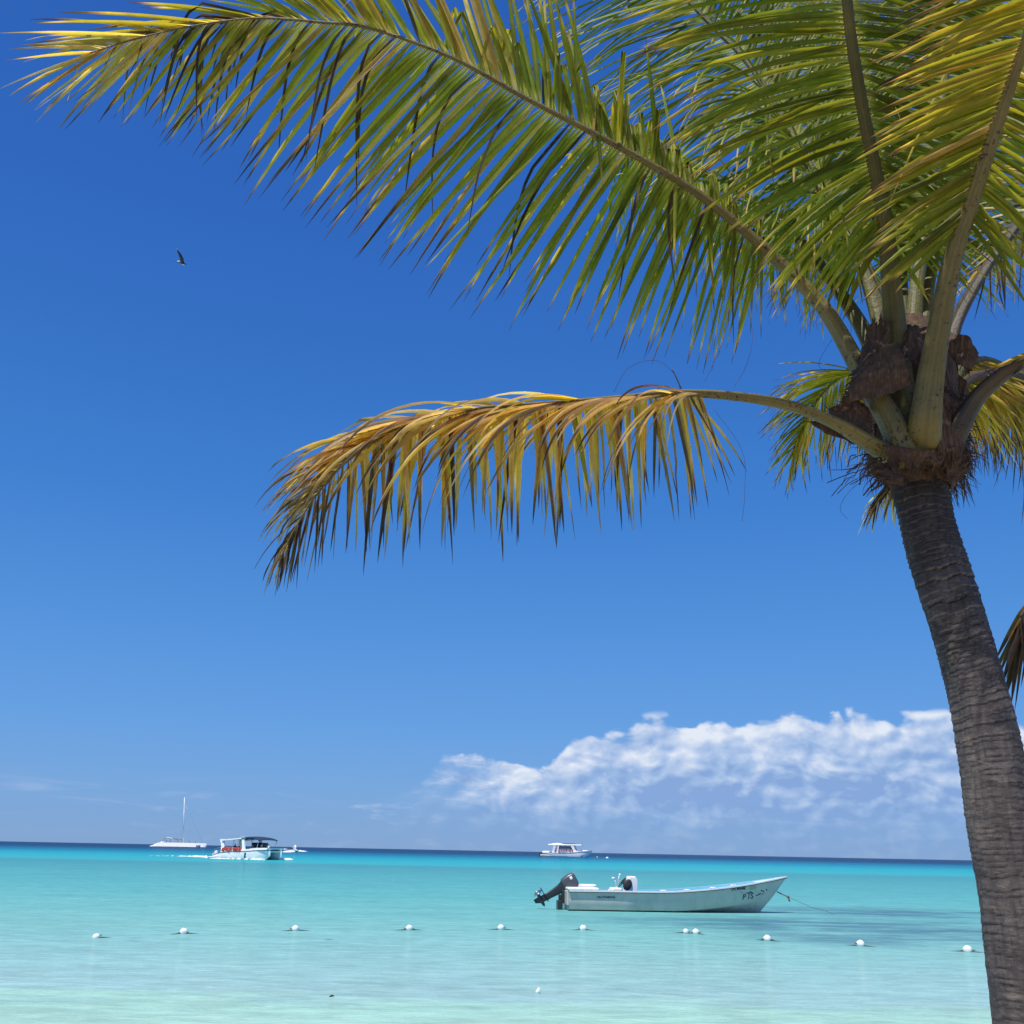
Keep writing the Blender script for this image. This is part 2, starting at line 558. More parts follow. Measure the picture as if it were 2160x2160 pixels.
b2 = N(nt, 'ShaderNodeBump')
b2.inputs['Strength'].default_value = 0.25
L(nt, hh, b2.inputs['Height'])
L(nt, b2.outputs[0], df.inputs['Normal'])
fr = N(nt, 'ShaderNodeFresnel')
fr.inputs['IOR'].default_value = 1.33
L(nt, bp.outputs[0], fr.inputs['Normal'])
# wave faces hide one another at low angles, so a rough sea never mirrors fully
fk = math_(nt, 'MINIMUM', math_(nt, 'MULTIPLY', fr.outputs[0], 0.6), 0.26)
ms = N(nt, 'ShaderNodeMixShader')
L(nt, fk, ms.inputs[0])
L(nt, df.outputs[0], ms.inputs[1])
L(nt, gl.outputs[0], ms.inputs[2])
L(nt, ms.outputs[0], out.inputs[0])
nt.nodes.remove(p)
M['sea'] = mt
mb = MB()
RB = 32000
ys_ = [7.0, 30, 120, 500, 2000, 8000, RB]
xs_ = [-RB, -8000, -2000, -500, -120, -30, 30, 120, 500, 2000, 8000, RB]
vs = [(x, y, 0) for y in ys_ for x in xs_]
nx = len(xs_)
mb.add(vs, [(j * nx + i, j * nx + i + 1, (j + 1) * nx + i + 1, (j + 1) * nx + i) for j in range(len(ys_) - 1) for i in range(nx - 1)])
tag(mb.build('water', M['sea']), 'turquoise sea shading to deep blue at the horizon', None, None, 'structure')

mt, nt, p, out = new_mat('beach_sand')
co = N(nt, 'ShaderNodeTexCoord').outputs['Object']
a = noise_(nt, co, 0.8, 6, 0.6)
b = noise_(nt, co, 40, 4, 0.6)
c = ramp(nt, [(0.3, (0.36, 0.30, 0.22)), (0.7, (0.45, 0.385, 0.29))], a).outputs[0]
L(nt, c, p.inputs['Base Color'])
p.inputs['Roughness'].default_value = 0.95
bp = N(nt, 'ShaderNodeBump')
bp.inputs['Strength'].default_value = 0.5
bp.inputs['Distance'].default_value = 0.05
L(nt, math_(nt, 'ADD', a, math_(nt, 'MULTIPLY', b, 0.2)), bp.inputs['Height'])
L(nt, bp.outputs[0], p.inputs['Normal'])
M['sand'] = mt
def sand_z(x, y):
    if y > 4.5:
        z = 0.42 - (y - 4.5) * 0.15
    else:
        z = 0.42 + (4.5 - y) * 0.02
    return max(-1.2, z + 0.05 * noise.noise(V((x * .35, y * .35, 0))) + 0.015 * noise.noise(V((x * 1.7, y * 1.7, 3))))
mb = MB()
gx = [-160, -80, -40, -25] + [i * 0.6 for i in range(-30, 31)] + [25, 40, 80, 160]
gy = [-90, -50, -30, -15, -8, -4] + [-2 + i * 0.5 for i in range(36)] + [20, 30]
nx = len(gx)
mb.add([(x, y, sand_z(x, y)) for y in gy for x in gx],
       [(j * nx + i, j * nx + i + 1, (j + 1) * nx + i + 1, (j + 1) * nx + i) for j in range(len(gy) - 1) for i in range(nx - 1)])
tag(mb.build('sand', M['sand']), 'pale coral sand of the beach', None, None, 'structure')
# ------------------------------------------------------------------ palm materials
def leaf_material():
    mt, nt, p, out = new_mat('palm_leaflet')
    at = N(nt, 'ShaderNodeAttribute', attribute_name='tint')
    sp = N(nt, 'ShaderNodeSeparateColor')
    L(nt, at.outputs['Color'], sp.inputs[0])
    co = N(nt, 'ShaderNodeTexCoord').outputs['Object']
    nz = noise_(nt, co, 9, 5, 0.65)
    nf = noise_(nt, co, 22, 3, 0.5)
    r = math_(nt, 'ADD', sp.outputs[0], math_(nt, 'MULTIPLY', math_(nt, 'SUBTRACT', nz, 0.5), 0.28), clamp=True)
    c = ramp(nt, [(0.0, (0.075, 0.115, 0.020)), (0.10, (0.125, 0.155, 0.022)), (0.18, (0.175, 0.190, 0.026)), (0.34, (0.29, 0.25, 0.04)), (0.48, (0.46, 0.34, 0.095)), (0.60, (0.42, 0.285, 0.115)),
                  (0.72, (0.25, 0.15, 0.078)), (0.84, (0.085, 0.056, 0.050)), (1.0, (0.045, 0.034, 0.038))], r).outputs[0]
    c = mix_(nt, sp.outputs[2], c, (0.52, 0.44, 0.33))
    g = math_(nt, 'MULTIPLY', sp.outputs[1], math_(nt, 'MULTIPLY_ADD', nf, 0.4, 0.8))
    gv = N(nt, 'ShaderNodeCombineXYZ')
    for i in range(3):
        L(nt, g, gv.inputs[i])
    c = mix_(nt, 1.0, c, gv.outputs[0], 'MULTIPLY')
    L(nt, c, p.inputs['Base Color'])
    p.inputs['Roughness'].default_value = 0.48
    p.inputs['Specular IOR Level'].default_value = 0.25
    tr = N(nt, 'ShaderNodeBsdfTranslucent')
    tc = mix_(nt, 1.0, c, (2.15, 2.0, 0.65), 'MULTIPLY')
    L(nt, tc, tr.inputs[0])
    ms = N(nt, 'ShaderNodeMixShader')
    ms.inputs[0].default_value = 0.58
    L(nt, p.outputs[0], ms.inputs[1])
    L(nt, tr.outputs[0], ms.inputs[2])
    L(nt, ms.outputs[0], out.inputs[0])
    return mt
M['leaf'] = leaf_material()

def stalk_material(name, a, b, spots):
    mt, nt, p, out = new_mat(name)
    at = N(nt, 'ShaderNodeAttribute', attribute_name='tint')
    co = N(nt, 'ShaderNodeTexCoord').outputs['Object']
    st = noise_(nt, mapping_(nt, at.outputs['Color'], (7, 7, 1.2)), 1.0, 5, 0.65)     # streaks running along the stalk
    nz = noise_(nt, co, 7, 6, 0.65)
    c = ramp(nt, [(0.30, tuple(x * .62 for x in a)), (0.5, a), (0.70, b)], math_(nt, 'ADD', math_(nt, 'MULTIPLY', st, 0.6), math_(nt, 'MULTIPLY', nz, 0.4))).outputs[0]
    s1 = noise_(nt, co, 42, 3, 0.6)
    s2 = noise_(nt, co, 5, 2, 0.5)
    f = math_(nt, 'MULTIPLY', math_(nt, 'SUBTRACT', math_(nt, 'ADD', s1, math_(nt, 'MULTIPLY', s2, 0.35)), 0.98 - 0.22 * spots), 16, clamp=True)
    c = mix_(nt, f, c, (0.04, 0.018, 0.010))
    L(nt, c, p.inputs['Base Color'])
    p.inputs['Roughness'].default_value = 0.55
    bp = N(nt, 'ShaderNodeBump')
    bp.inputs['Strength'].default_value = 0.5
    bp.inputs['Distance'].default_value = 0.012
    L(nt, math_(nt, 'ADD', st, s1), bp.inputs['Height'])
    L(nt, bp.outputs[0], p.inputs['Normal'])
    return mt
M['stalk_green'] = stalk_material('green_leaf_stalk', (0.095, 0.090, 0.017), (0.175, 0.158, 0.032), 0.2)
M['stalk_tan'] = stalk_material('spotted_tan_leaf_stalk', (0.150, 0.124, 0.030), (0.235, 0.185, 0.052), .9)
M['stalk_brown'] = stalk_material('brown_leaf_stalk', (0.055, 0.042, 0.024), (0.10, 0.075, 0.04), 0.3)

def fibre_material():
    mt, nt, p, out = new_mat('palm_fibre')
    co = N(nt, 'ShaderNodeTexCoord').outputs['Object']
    a = noise_(nt, mapping_(nt, co, (60, 60, 9), rot=(0.2, 0.5, 0)), 1.0, 5, 0.65)
    b = noise_(nt, mapping_(nt, co, (70, 70, 12), rot=(0.1, -0.6, 0.4)), 1.0, 5, 0.65)
    d = noise_(nt, co, 5, 5, 0.6)
    s = math_(nt, 'ADD', math_(nt, 'MULTIPLY', a, 0.5), math_(nt, 'MULTIPLY', b, 0.5))
    c = ramp(nt, [(0.3, (0.026, 0.014, 0.008)), (0.5, (0.092, 0.053, 0.029)), (0.70, (0.23, 0.145, 0.080))], s).outputs[0]
    c = mix_(nt, math_(nt, 'MULTIPLY', math_(nt, 'SUBTRACT', d, 0.42, clamp=True), 3.0, clamp=True), c, (0.042, 0.026, 0.016))
    L(nt, c, p.inputs['Base Color'])
    p.inputs['Roughness'].default_value = 0.9
    bp = N(nt, 'ShaderNodeBump')
    bp.inputs['Strength'].default_value = 0.9
    bp.inputs['Distance'].default_value = 0.015
    L(nt, s, bp.inputs['Height'])
    L(nt, bp.outputs[0], p.inputs['Normal'])
    return mt
M['fibre'] = fibre_material()

def bark_material():
    mt, nt, p, out = new_mat('palm_bark')
    at = N(nt, 'ShaderNodeAttribute', attribute_name='tint')     # r: place within a leaf scar, g: height, b: around
    sp = N(nt, 'ShaderNodeSeparateColor')
    L(nt, at.outputs['Color'], sp.inputs[0])
    co = N(nt, 'ShaderNodeTexCoord').outputs['Object']
    big = noise_(nt, co, 3.2, 6, 0.65)
    crack = noise_(nt, mapping_(nt, co, (34, 34, 3.5)), 1.0, 5, 0.7)
    fine = noise_(nt, mapping_(nt, co, (30, 30, 55)), 1.0, 5, 0.7)
    blot = noise_(nt, mapping_(nt, co, (8, 8, 24)), 1.0, 4, 0.6)
    c = ramp(nt, [(0.30, (0.042, 0.038, 0.036)), (0.5, (0.105, 0.096, 0.090)), (0.70, (0.21, 0.194, 0.182))],
             math_(nt, 'ADD', math_(nt, 'MULTIPLY', big, 0.45), math_(nt, 'MULTIPLY', fine, 0.55))).outputs[0]
    pale = math_(nt, 'MULTIPLY', math_(nt, 'SUBTRACT', math_(nt, 'ADD', blot, math_(nt, 'MULTIPLY', sp.outputs[0], 0.16)), 0.66, clamp=True), 8, clamp=True)
    c = mix_(nt, math_(nt, 'MULTIPLY', pale, 0.6), c, (0.27, 0.23, 0.19))
    ck = math_(nt, 'MULTIPLY', math_(nt, 'SUBTRACT', 0.42, crack, clamp=True), 7, clamp=True)
    c = mix_(nt, math_(nt, 'MULTIPLY', ck, 0.8), c, (0.02, 0.016, 0.015))
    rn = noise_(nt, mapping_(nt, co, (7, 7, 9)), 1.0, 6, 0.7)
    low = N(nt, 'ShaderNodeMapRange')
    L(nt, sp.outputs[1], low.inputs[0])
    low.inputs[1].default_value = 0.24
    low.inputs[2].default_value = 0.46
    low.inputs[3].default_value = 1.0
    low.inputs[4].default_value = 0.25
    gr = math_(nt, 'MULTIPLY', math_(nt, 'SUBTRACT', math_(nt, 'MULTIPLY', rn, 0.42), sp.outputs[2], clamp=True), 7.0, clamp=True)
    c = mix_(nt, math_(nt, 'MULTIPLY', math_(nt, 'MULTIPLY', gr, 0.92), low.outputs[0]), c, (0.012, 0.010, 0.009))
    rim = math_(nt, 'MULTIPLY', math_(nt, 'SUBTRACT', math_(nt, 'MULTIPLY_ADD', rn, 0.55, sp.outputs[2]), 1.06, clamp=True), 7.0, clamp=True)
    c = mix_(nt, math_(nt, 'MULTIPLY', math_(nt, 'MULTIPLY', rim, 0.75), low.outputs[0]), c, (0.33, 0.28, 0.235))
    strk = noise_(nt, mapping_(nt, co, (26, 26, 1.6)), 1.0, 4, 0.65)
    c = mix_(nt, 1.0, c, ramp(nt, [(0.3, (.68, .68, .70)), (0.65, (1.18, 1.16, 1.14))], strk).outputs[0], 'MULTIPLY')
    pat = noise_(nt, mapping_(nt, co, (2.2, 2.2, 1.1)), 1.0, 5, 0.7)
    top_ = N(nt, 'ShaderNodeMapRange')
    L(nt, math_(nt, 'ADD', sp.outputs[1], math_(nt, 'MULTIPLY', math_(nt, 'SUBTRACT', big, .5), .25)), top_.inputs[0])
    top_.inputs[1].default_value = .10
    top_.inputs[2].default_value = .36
    c = mix_(nt, math_(nt, 'SUBTRACT', 1.0, top_.outputs[0]), c, mix_(nt, 1.0, c, (.27, .25, .24), 'MULTIPLY'))  # crown shade painted into the bark colour, darker towards the top
    c = mix_(nt, 1.0, c, ramp(nt, [(0.3, (.55, .55, .58)), (0.62, (1.15, 1.12, 1.08))], pat).outputs[0], 'MULTIPLY')
    L(nt, c, p.inputs['Base Color'])
    p.inputs['Roughness'].default_value = 0.88
    bp = N(nt, 'ShaderNodeBump')
    bp.inputs['Strength'].default_value = 0.7
    bp.inputs['Distance'].default_value = 0.014
    L(nt, math_(nt, 'ADD', math_(nt, 'ADD', math_(nt, 'MULTIPLY', fine, 0.25), crack), math_(nt, 'MULTIPLY', blot, 0.6)), bp.inputs['Height'])
    L(nt, bp.outputs[0], p.inputs['Normal'])
    return mt
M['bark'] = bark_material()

# ------------------------------------------------------------------ the palm
YC = 5.4
base_pt = P(1990, 2180, YC)
base_pt.z = sand_z(base_pt.x, base_pt.y) - 0.1
palm = thing('palm_tree', 'leaning coconut palm with a ringed grey trunk and a yellowing lower frond, on the beach', 'palm tree', (0, 0, 0))

tk = [(1690, 700, 70), (1712, 790, 92), (1728, 860, 102), (1735, 925, 100), (1762, 1033, 101), (1807, 1172, 103), (1846, 1311, 106), (1871, 1431, 113), (1899, 1617, 126), (1930, 1756, 140), (1955, 1932, 152), (1978, 2080, 166)]
axis = []
for (u, v, w) in tk:
    q = P(u, v, YC)
    dist = (q - CAM).dot(CF)
    axis.append((q.x, q.y, q.z, w * PXM * dist / 2))
axis.append((base_pt.x, base_pt.y, base_pt.z, axis[-1][3] * 1.18))
sam = spline(axis, 60)
# resample to even steps
rs = [V(sam[0][:3])]
rr = [sam[0][3]]
STEP = 0.008
acc = 0
for a, b in zip(sam, sam[1:]):
    pa, pb = V(a[:3]), V(b[:3])
    seg = (pb - pa).length
    while acc + seg >= STEP:
        t = (STEP - acc) / seg
        pa = pa.lerp(pb, t)
        seg = (pb - pa).length
        rs.append(pa.copy())
        rr.append(a[3] + (b[3] - a[3]) * t)
        acc = 0
    acc += seg
mb = MB()
NS = 72
vs, fs, cl = [], [], []
scar = []
s, ph = 0.0, 0.0
L0 = 0.042
rnd = random.Random(3)
edges = [0.0]
while edges[-1] < 6:
    edges.append(edges[-1] + rnd.choice((.014, .02, .026, .034, .045, .06)) * rnd.uniform(.8, 1.2))
import bisect
for i, (pt, r) in enumerate(zip(rs, rr)):
    t = (rs[min(i + 2, len(rs) - 1)] - rs[max(i - 2, 0)]).normalized()
    a = (V((1, 0, 0)) - t * t.x).normalized()
    b = t.cross(a)
    s = i * STEP
    for k in range(NS):
        th = 2 * math.pi * k / NS
        w_ = V((math.cos(th), math.sin(th), 0))
        sh = s + 0.020 * noise.noise(V((w_.x * 1.3, w_.y * 1.3, s * 2.2))) + 0.006 * noise.noise(V((w_.x * 4, w_.y * 4, s * 5)))+ 0.012 * math.cos(th * 1 + s * 3)
        sh = max(0, sh)
        j = bisect.bisect_right(edges, sh) - 1
        f = (sh - edges[j]) / (edges[j + 1] - edges[j])          # 0 at the upper edge of a scar
        lip = (0.55 + 0.45 * noise.noise(V((w_.x * 2.3, w_.y * 2.3, j * 1.7)))) * 0.017
        fade = (1.0 - 0.5 * sm(1.0, 2.4, s)) * (.25 + 1.1 * max(0, .5 + noise.noise(V((w_.x * 1.1, w_.y * 1.1, s * 3.1 + 40)))))
        rad = r + lip * fade * (f ** 1.5 - 0.5) + 0.003 * noise.noise(V((w_.x * 5, w_.y * 5, s * 22))) + 0.012 * noise.noise(V((w_.x * 1.2, w_.y * 1.2, s * 2.6 + 9)))
        vs.append(pt + a * (math.cos(th) * rad) + b * (math.sin(th) * rad))
        fd_ = min(1, fade)
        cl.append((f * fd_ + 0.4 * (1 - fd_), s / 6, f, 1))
for i in range(len(rs) - 1):
    for k in range(NS):
        k2 = (k + 1) % NS
        fs.append((i * NS + k, (i + 1) * NS + k, (i + 1) * NS + k2, i * NS + k2))
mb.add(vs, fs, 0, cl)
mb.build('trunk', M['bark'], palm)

def cam_dir(cx, cy, cz):
    return (CR * cx + CU * cy + CF * cz)

G = V((0, 0, -1))

def leaflet(mb, p0, d0, wdir, length, width, droop, dry, bright, pale=0.0, bend=None, nseg=9, twist=0.0, tipdry=0.5, fold=0.68, curl=0.0, rnd=random):
    d = d0.normalized()
    p = V(p0)
    st = length / nseg
    vs, cl = [], []
    bent = False
    for i in range(nseg + 1):
        s = i / nseg
        w = width * min(1.0, 0.42 + s * 5.5) * (1 - s ** 2.6) ** 0.9 * 0.5 + 0.0007
        wv = wdir - d * wdir.dot(d)
        if wv.length < 1e-3:
            wv = d.orthogonal()
        wv.normalize()
        if twist:
            wv = Matrix.Rotation(twist * s, 3, d) @ wv
        n = d.cross(wv)
        if n.z < 0:
            n = -n
        c, sn = math.cos(fold), math.sin(fold)
        vs += [p - wv * (w * c) - n * (w * sn), p.copy(), p + wv * (w * c) - n * (w * sn)]
        r = dry + (0.9 - dry) * sm(1 - 0.28 * tipdry - 0.06, 1.0, s) + 0.10 * (s - .5) * (1 if dry > .15 else .4)
        bs = 1 if i == 0 else 0
        col = (max(0, min(1, r + .25 * bs)), bright * (1 + .7 * bs), max(pale, .35 * bs), 1)
        cl += [col, (max(0, min(1, r + 0.10)), bright * 1.08, pale, 1), col]
        if bend and s >= bend[0]:
            d = (d * bend[2] + bend[1].normalized() * (1 - bend[2])).normalized()
        d = (d + G * (droop * (0.25 + s) * st / max(0.05, length) * 2.0)).normalized()
        if curl:
            d = (Matrix.Rotation(curl * st / length, 3, wv) @ d).normalized()
        p = p + d * st
    fs = []
    for i in range(nseg):
        b = i * 3
        fs += [(b, b + 1, b + 4, b + 3), (b + 1, b + 2, b + 5, b + 4)]
    mb.add(vs, fs, 0, cl)

def frond(pts, axis_c, widths, sides, start, stop, spacing=0.055, wid=0.045, stalk='stalk_green', label=None, seed=1,
          dry=lambda c, rnd: 0.15, extras=None, pale=lambda c, rnd: 0.0, flat=0.75, wkey=None):
    """pts: (u, v, Y) along the rachis; axis_c: 0 -> keys run along u, 1 -> along v;
    sides: list of dicts (keys: (c, cx, cy, cz, len), droop, bend, miss ...)"""
    rnd = random.Random(seed)
    sp_ = spline(pts, 14)
    W3 = [P(*q) for q in sp_]
    cs = [q[axis_c] for q in sp_]
    rad = []
    for q, w3 in zip(sp_, W3):
        wpx = keyed(widths, q[axis_c])[0]
        rad.append(max(0.0025, wpx * PXM * (w3 - CAM).dot(CF) / 2))
    mb = MB()
    tdir = (W3[-1] - W3[0]).normalized()
    NR = 28
    prof_ = lambda th: 1 - .30 * math.exp(-(math.atan2(math.sin(th), math.cos(th)) / .55) ** 2) + .045 * math.cos(5 * th + seed) + .02 * math.cos(11 * th + seed)
    cols = []
    run = 0.0
    for i in range(len(W3)):
        run += (W3[i] - W3[i - 1]).length if i else 0
        cols += [(.5 + .5 * math.cos(2 * math.pi * k / NR), .5 + .5 * math.sin(2 * math.pi * k / NR), run + seed, 1) for k in range(NR)]
    mb.tube(W3, rad, NR, flat, 0, True, up=(V((0, 0, 1)) if abs(tdir.z) < .8 else V((0, 1, 0))), col=cols, prof=prof_)
    fr = mb.build('frond', M[stalk], palm)
    if label:
        fr['label'] = label
    lm = MB()
    acc = 0.0
    sgn = 1 if stop > start else -1
    for i in range(len(W3) - 1):
        seg = (W3[i + 1] - W3[i]).length
        acc += seg
        c = cs[i]
        while acc >= spacing:
            acc -= spacing
            if (c - start) * sgn < 0 or (c - stop) * sgn > 0:
                continue
            T = (W3[i + 1] - W3[i]).normalized()
            p = W3[i].lerp(W3[i + 1], max(0, min(1, 1 - acc / max(seg, 1e-6))))
            depth = (p - CAM).dot(CF)
            for sd_ in sides:
                lo, hi = sd_.get('range', (-1e9, 1e9))
                if not (lo <= c <= hi) or rnd.random() < sd_.get('miss', 0.04):
                    continue
                cx, cy, cz, px = keyed(sd_['keys'], c)
                jit = sd_.get('jit', 0.10)
                cx += rnd.gauss(0, jit); cy += rnd.gauss(0, jit); cz += rnd.gauss(0, jit * 1.3)
                ph_ = sides.index(sd_) * 7.3 + seed
                cx += .13 * noise.noise(V((c * .035, ph_, 0))); cy += .13 * noise.noise(V((c * .035, ph_, 5)))
                D = cam_dir(cx, cy, cz)
                vis = max(0.35, math.hypot(cx, cy) / max(1e-3, math.sqrt(cx * cx + cy * cy + cz * cz)))
                ln = px * PXM * depth / vis * rnd.uniform(*sd_.get('len', (0.80, 1.08)))
                dv = max(0.0, min(1.0, dry(c, rnd) + sd_.get('dry', 0)))
                br = rnd.uniform(0.75, 1.5)
                pl = pale(c, rnd)
                bend = None
                wd_ = (wkey(c) if wkey else wid) * rnd.uniform(0.85, 1.12)
                droop = sd_.get('droop', 0.35) * rnd.uniform(0.7, 1.35)
                bb = sd_.get('bend')
                tw = rnd.gauss(0, sd_.get('twist', 0.25))
                if bb and rnd.random() < bb[0](c):
                    bend = (max(0.03, bb[1](c) + rnd.gauss(0, bb[4] if len(bb) > 4 else .08)), cam_dir(bb[2] + rnd.gauss(0, .08), -1, rnd.gauss(0, .15)), bb[3])
                elif rnd.random() < (sd_['kill'](c) if callable(sd_.get('kill')) else sd_.get('kill', 0.0)):
                    bend = (rnd.uniform(0.0, 0.35), cam_dir(rnd.gauss(-.12, .18), -1, rnd.gauss(0, .2)), rnd.uniform(.45, .7))
                    dv = rnd.uniform(0.8, 1.0)
                    wd_ *= 0.6
                    ln *= 0.8
                wdir = T + (CF * sd_.get('shingle', 0.35)) + V((rnd.gauss(0, .12), rnd.gauss(0, .12), rnd.gauss(0, .12)))
                leaflet(lm, p, D, wdir, ln, wd_, droop, dv, br, pl, bend, twist=tw, tipdry=rnd.uniform(0.25, 1.0) + (0.8 if dv > .3 else 0), rnd=rnd,
                        curl=rnd.gauss(0, .12), nseg=sd_.get('nseg', 9))
    if extras:
        extras(lm, rnd)
    lf = lm.build('leaflets', M['leaf'], fr)
    return fr

Z_ = lambda c: 0.0
# 1: the long frond sweeping to the far left
def f1dry(c, rnd):
    b = 0.11 + 0.13 * sm(1250, 700, c) + 0.10 * sm(600, 250, c)
    q = rnd.random()
    if q < 0.20 * sm(1250, 950, c):
        b = rnd.uniform(.45, .55)
    return b + rnd.gauss(0, .05)
frond([(1705, 860, 5.12), (1680, 795, 5.12), (1632, 715, 5.14), (1560, 590, 5.16), (1480, 505, 5.16), (1400, 432, 5.12), (1300, 355, 5.05), (1150, 268, 4.95), (1000, 190, 4.85), (850, 108, 4.75),
       (700, 55, 4.68), (600, 42, 4.64), (480, 35, 4.6), (350, 52, 4.56), (240, 78, 4.54), (170, 100, 4.52)], 0,
      [(1710, 66), (1632, 44), (1540, 32), (1400, 22), (1150, 15), (850, 10), (500, 6), (170, 3)],
      [dict(keys=[(1470, -.15, -1, .1, 200), (1400, -.32, -1, .1, 260), (1300, -.45, -.92, .1, 330), (1150, -.62, -.82, .05, 400), (1000, -.72, -.70, 0, 430), (850, -.70, -.72, 0, 410),
                  (700, -.66, -.75, -.05, 390), (600, -.64, -.78, -.05, 350), (480, -.62, -.78, -.05, 290), (350, -.66, -.72, 0, 255), (260, -.74, -.66, 0, 225), (170, -.92, -.42, 0, 170)],
            droop=.18, kill=lambda c: .07 + .25 * sm(820, 650, c) * sm(240, 320, c), shingle=.15, jit=.05),
       dict(keys=[(1110, -.10, 1, .25, 300), (1000, -.18, 1, .25, 330), (850, -.38, .95, .2, 330), (700, -.50, .85, .15, 320), (620, -.75, .55, .1, 300), (520, -.95, .16, .1, 300), (350, -1, .10, .1, 300), (240, -1, .08, .05, 205), (170, -1, -.05, 0, 150)],
            range=(100, 1130), droop=.12, jit=.08, shingle=.25, kill=lambda c: .06 + .4 * sm(700, 600, c) * sm(260, 340, c), bend=(lambda c: .16 if c > 600 else .02, lambda c: .45, -.3, .15)),
       dict(keys=[(1130, -.12, 1, .2, 290), (1250, -.10, 1, .25, 290), (1350, -.05, 1, .3, 270), (1460, 0, 1, .3, 220)],
            range=(1130, 1460), droop=.2, jit=.10, shingle=.1, miss=.0, bend=(lambda c: .93, lambda c: .40 - .26 * sm(1130, 1330, c), -.05, .02, .06))],
      1450, 165, spacing=.026, wkey=lambda c: .043 - .018 * sm(600, 250, c) - .020 * sm(1250, 1430, c), stalk='stalk_tan', seed=11, dry=f1dry, pale=lambda c, rnd: (rnd.uniform(.2, .6) * sm(380, 260, c) if rnd.random() < .6 else 0),
      label='long green frond with bare spotted stalk reaching to the upper left')
# dark shrivelled leaflets hanging from the outer third of the long frond are part of the kill share above

# 2: the drooping yellow frond
def f2dry(c, rnd):
    b = 0.46 + rnd.gauss(0, .08) + 0.10 * sm(1000, 1300, c)
    b += 0.36 * sm(740, 600, c)
    q = rnd.random()
    if q < .07:
        b = rnd.uniform(.28, .36)
    elif q < .30:
        b = rnd.uniform(.64, .9)
    return b
def f2x(lm, rnd):
    for (u, v, dx, dy, ln) in [(1285, 742, .45, -.9, 190), (1295, 742, .6, -.8, 190), (1290, 744, .25, -1, 230), (1300, 745, .75, -.75, 190), (1280, 742, .1, -1, 250)]:
        p = P(u, v, 5.0)
        leaflet(lm, p, cam_dir(dx, dy, -.1), CR + CF * .4, ln * PXM * 5.3, .028, .5, .56, 1.0, 0, nseg=10, rnd=rnd)
frond([(1722, 880, 5.42), (1688, 862, 5.22), (1640, 836, 5.10), (1580, 800, 5.04), (1500, 768, 5.0), (1400, 749, 4.96), (1280, 742, 4.9), (1150, 753, 4.85), (1000, 764, 4.78), (880, 774, 4.72), (770, 800, 4.66), (670, 858, 4.6),
       (600, 930, 4.56), (555, 1000, 4.54), (530, 1050, 4.52)], 0,
      [(1722, 42), (1688, 46), (1640, 37), (1560, 27), (1400, 22), (1280, 18), (1000, 12), (760, 8), (530, 3)],
      [dict(keys=[(1345, .42, -.92, -.05, 170), (1280, .22, -1, -.05, 230), (1200, .10, -1, 0, 255), (1000, .02, -1, 0, 270), (880, -.03, -1, 0, 265), (760, -.05, -1, 0, 255), (650, -.10, -1, 0, 210), (560, -.2, -1, 0, 120), (530, -.2, -1, 0, 80)],
            droop=.5, jit=.10, shingle=.05, twist=.9, miss=.10, len=(.62, 1.1), nseg=11),
       dict(keys=[(1290, -.55, -.12, -.55, 220), (1150, -.85, -.10, -.45, 260), (1000, -.92, -.10, -.4, 280), (880, -.95, -.10, -.35, 290), (760, -.95, -.16, -.3, 270), (650, -.9, -.22, -.2, 180), (560, -.75, -.65, -.1, 120), (530, -.4, -.9, 0, 80)],
            droop=1.0, jit=.13, shingle=.2, twist=1.0, miss=.12, len=(.6, 1.1), nseg=11),
       dict(keys=[(1250, -.6, -.02, .5, 180), (1000, -.95, .0, .4, 230), (760, -.97, -.02, .3, 240), (600, -.85, -.3, .2, 150)], range=(590, 1150), droop=.75, jit=.12, miss=.3, twist=1.0, len=(.6, 1.1))],
      1330, 530, spacing=.019, wkey=lambda c: .035 - .020 * sm(760, 620, c) - .009 * sm(1100, 1300, c), stalk='stalk_tan', seed=21, dry=f2dry, pale=lambda c, rnd: (rnd.uniform(.1, .45) if rnd.random() < .45 else 0), extras=f2x,
      label='yellow half-dry lower frond with brown drooping tip')

# 3: upper frond behind, arching to the upper left
def gdry(b, s=.05):
    return lambda c, rnd: b + rnd.gauss(0, s)
frond([(1697, 820, 5.45), (1680, 690, 5.5), (1661, 600, 5.55), (1625, 490, 5.65), (1591, 425, 5.75), (1541, 340, 5.85), (1491, 245, 5.95), (1416, 125, 6.05), (1350, 55, 6.1), (1311, 15, 6.12), (1230, -70, 6.15), (1120, -140, 6.15)], 1,
      [(820, 60), (690, 46), (600, 36), (425, 22), (245, 14), (15, 9), (-140, 5)],
      [dict(keys=[(500, -.35, -.95, 0, 130), (425, -.6, -.8, 0, 220), (340, -.8, -.6, 0, 300), (245, -.9, -.45, 0, 340), (125, -.92, -.35, 0, 340), (15, -.92, -.35, 0, 330), (-140, -.95, -.2, 0, 250)], droop=.45, jit=.10),
       dict(keys=[(500, .5, -.7, .2, 150), (425, .6, .3, .3, 220), (340, .5, .75, .3, 300), (245, .45, .85, .3, 330), (15, .4, .9, .3, 330), (-140, 0, 1, .2, 250)], droop=.4, jit=.1),
       dict(keys=[(470, -.5, .2, -.6, 180), (340, -.6, .3, -.6, 260), (200, -.75, .25, -.5, 300)], range=(180, 480), droop=1.4, jit=.18, miss=.25)],
      490, -140, spacing=.022, wid=.036, stalk='stalk_green', seed=31, dry=gdry(.10), label='green frond arching up and to the left behind the middle stalk')

